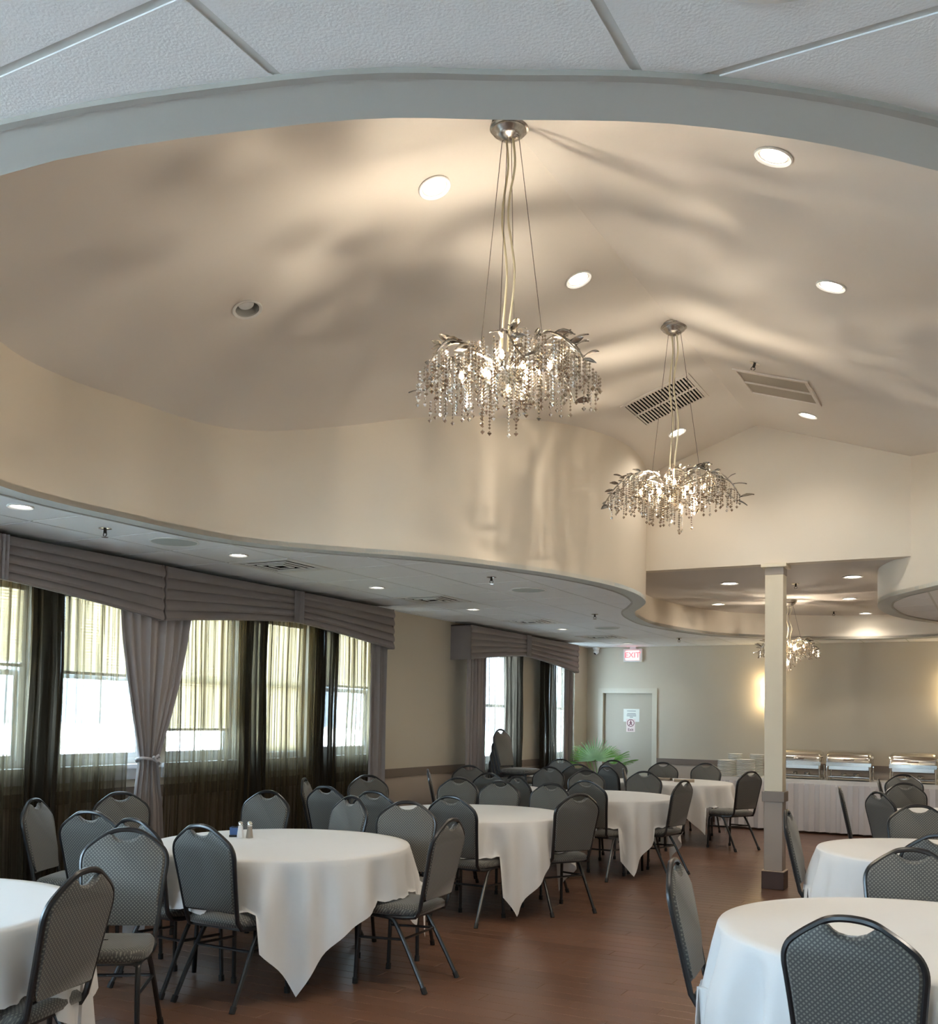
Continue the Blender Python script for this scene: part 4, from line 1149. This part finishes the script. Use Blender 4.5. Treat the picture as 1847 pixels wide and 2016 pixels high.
fan_leaf((.05,.16,.95), -.1, .9, .30, leafm)
fan_leaf((.20,-.26,.74), -1.7, .35, .34, leafm)
fan_leaf((-.08,-.28,.76), 2.7, .35, .30, leafm)
fan_leaf((-.22,-.24,.84), 1.6, .5, .24, leafm)

# ------------------------------------------------------------------ things on the back wall
def text_mesh(body, size, depth=.002):
    cu = bpy.data.curves.new('lettering', 'FONT'); cu.body = body; cu.size = size; cu.align_x = 'CENTER'; cu.align_y = 'CENTER'; cu.extrude = depth; cu.offset = size*.012
    ob = bpy.data.objects.new('lettering_src', cu); COL.objects.link(ob); bpy.context.view_layer.update()
    me = bpy.data.meshes.new_from_object(ob.evaluated_get(bpy.context.evaluated_depsgraph_get())); bpy.data.objects.remove(ob); return me
ex = thing('exit_sign', 'lit red EXIT sign in a white housing above the door', 'sign', (-5.325, YB-.03, 2.615))
MB().box(-.155, .155, -.028, .028, -.105, .105).build('housing', white_plastic, ex)
MB().box(-.115, .115, -.031, -.027, -.078, .078).build('sign_face', redbg, ex)
tm = text_mesh('EXIT', .125); tm.materials.clear(); tm.materials.append(redl)
to = link('lettering', tm, ex, (0, -.034, 0), (PI/2, 0, 0)); to['label'] = 'red letters EXIT'
MB().box(-.05, .05, -.02, .03, .105, .14).build('mount', white_plastic, ex)
sc_ = thing('security_camera', 'small white dome security camera in the corner by the ceiling', 'camera', (-5.93, YB-.12, ZC))
MB().lathe([(.055,0),(.055,-.03),(.045,-.045),(.03,-.05)], 24).build('camera_base', white_plastic, sc_, True)
bl = MB().lathe([(.002,.045),(.03,.038),(.044,.015),(.046,-.01),(.035,-.035),(.02,-.044)], 24).build('camera_ball', white_plastic, sc_, True); bl.location = (0,0,-.075); bl.rotation_euler = (-.6, .35, 0)
MB().lathe([(.022,-.040),(.020,-.048),(.002,-.049)], 20).build('camera_lens', dark, bl, True)
pn = thing('paper_notice', 'white paper notice taped to the exit door', 'notice', (-5.37, YB+.0485, 1.64))
MB().box(-.135, .135, -.0008, .0008, -.105, .105).build('sheet', paperm, pn)
for k, (wd, z) in enumerate(((.075,.070),(.072,.030),(.080,.008),(.080,-.010),(.028,-.032))):
    MB().box(-wd, wd, -.0014, -.0008, z-.006, z+.006).build('text_line', inkm, pn)
es = thing('exit_card', 'small pinkish card with a running figure in a ring above the word Exit', 'sign', (-5.38, YB+.046, 1.475))
MB().box(-.075, .075, -.0008, .0008, -.105, .105).build('card', pinkp, es)
rg = MB(); rg.grid([[(r*math.cos(2*PI*k/40), yv, .04+r*math.sin(2*PI*k/40)) for k in range(40)] for r, yv in ((.062,-.001),(.062,-.002),(.052,-.002),(.052,-.001))], True); rg.build('ring', inkred, es)
fg = MB().lathe([(.010,-.001),(.010,.001)], 14); f1 = fg.build('figure_head', inkred, es); f1.location = (0, -.002, .072); f1.rotation_euler = (PI/2, 0, 0)
fb = MB()
for a, b, r in (((0,.060),(.006,.030),.008),((.006,.030),(.024,.004),.006),((.006,.030),(-.014,.014),.006),((-.014,.014),(-.026,.000),.005),((0,.056),(-.022,.040),.004),((.002,.056),(.022,.044),.004)):
    fb.tube([(a[0],-.002,a[1]),(b[0],-.002,b[1])], r, 6)
fb.build('running_figure', inkred, es)
tm = text_mesh('Exit', .062, .0006); tm.materials.clear(); tm.materials.append(inkred)
link('lettering', tm, es, (0, -.002, -.070), (PI/2, 0, 0))
for x, lb in ((-3.22, 'glowing wall sconce on the back wall hidden behind the column'), (-.62, 'glowing wall sconce on the back wall above the third chafing dish')):
    s = thing('wall_sconce', lb, 'light', (x, YB, 2.02), 0, 'wall sconces')
    MB().lathe([(.06,0),(.06,.012),(.03,.02)], 20).build('backplate', dark_metal, s, True).rotation_euler = (PI/2, 0, 0)
    sh = MB(); sh.grid([[(.07*math.cos(a)*q, -.085*math.sin(a)*q-.004, z) for a in [PI*k/14 for k in range(15)]] for q, z in ((.75,-.11),(1,.0),(.9,.12))]); sh.build('glass_shade', sconm, s, True)
    lamp('sconce_glow', 'POINT', s, (0,-.13,.16), 1.6, (1,.76,.42), .03); lamp('sconce_glow', 'POINT', s, (0,-.13,-.16), 1.6, (1,.76,.42), .03)

# daylight portals at the window openings (guide the sky light, give off none of their own)
def portal(loc, rot, sx, sy):
    l = bpy.data.lights.new('daylight_portal', 'AREA'); l.shape = 'RECTANGLE'; l.size = sx; l.size_y = sy; l.cycles.is_portal = True
    link('daylight_portal', l, None, loc, rot)
for y0, y1, z0, z1 in WINS+SIDE: portal((XL-.17, (y0+y1)/2, (z0+z1)/2), (0, -PI/2, 0), z1-z0, y1-y0)
for a, b, z0, z1 in FW: portal(((a+b)/2, YF-.17, (z0+z1)/2), (PI/2, 0, 0), b-a, z1-z0)
bpy.context.view_layer.update()
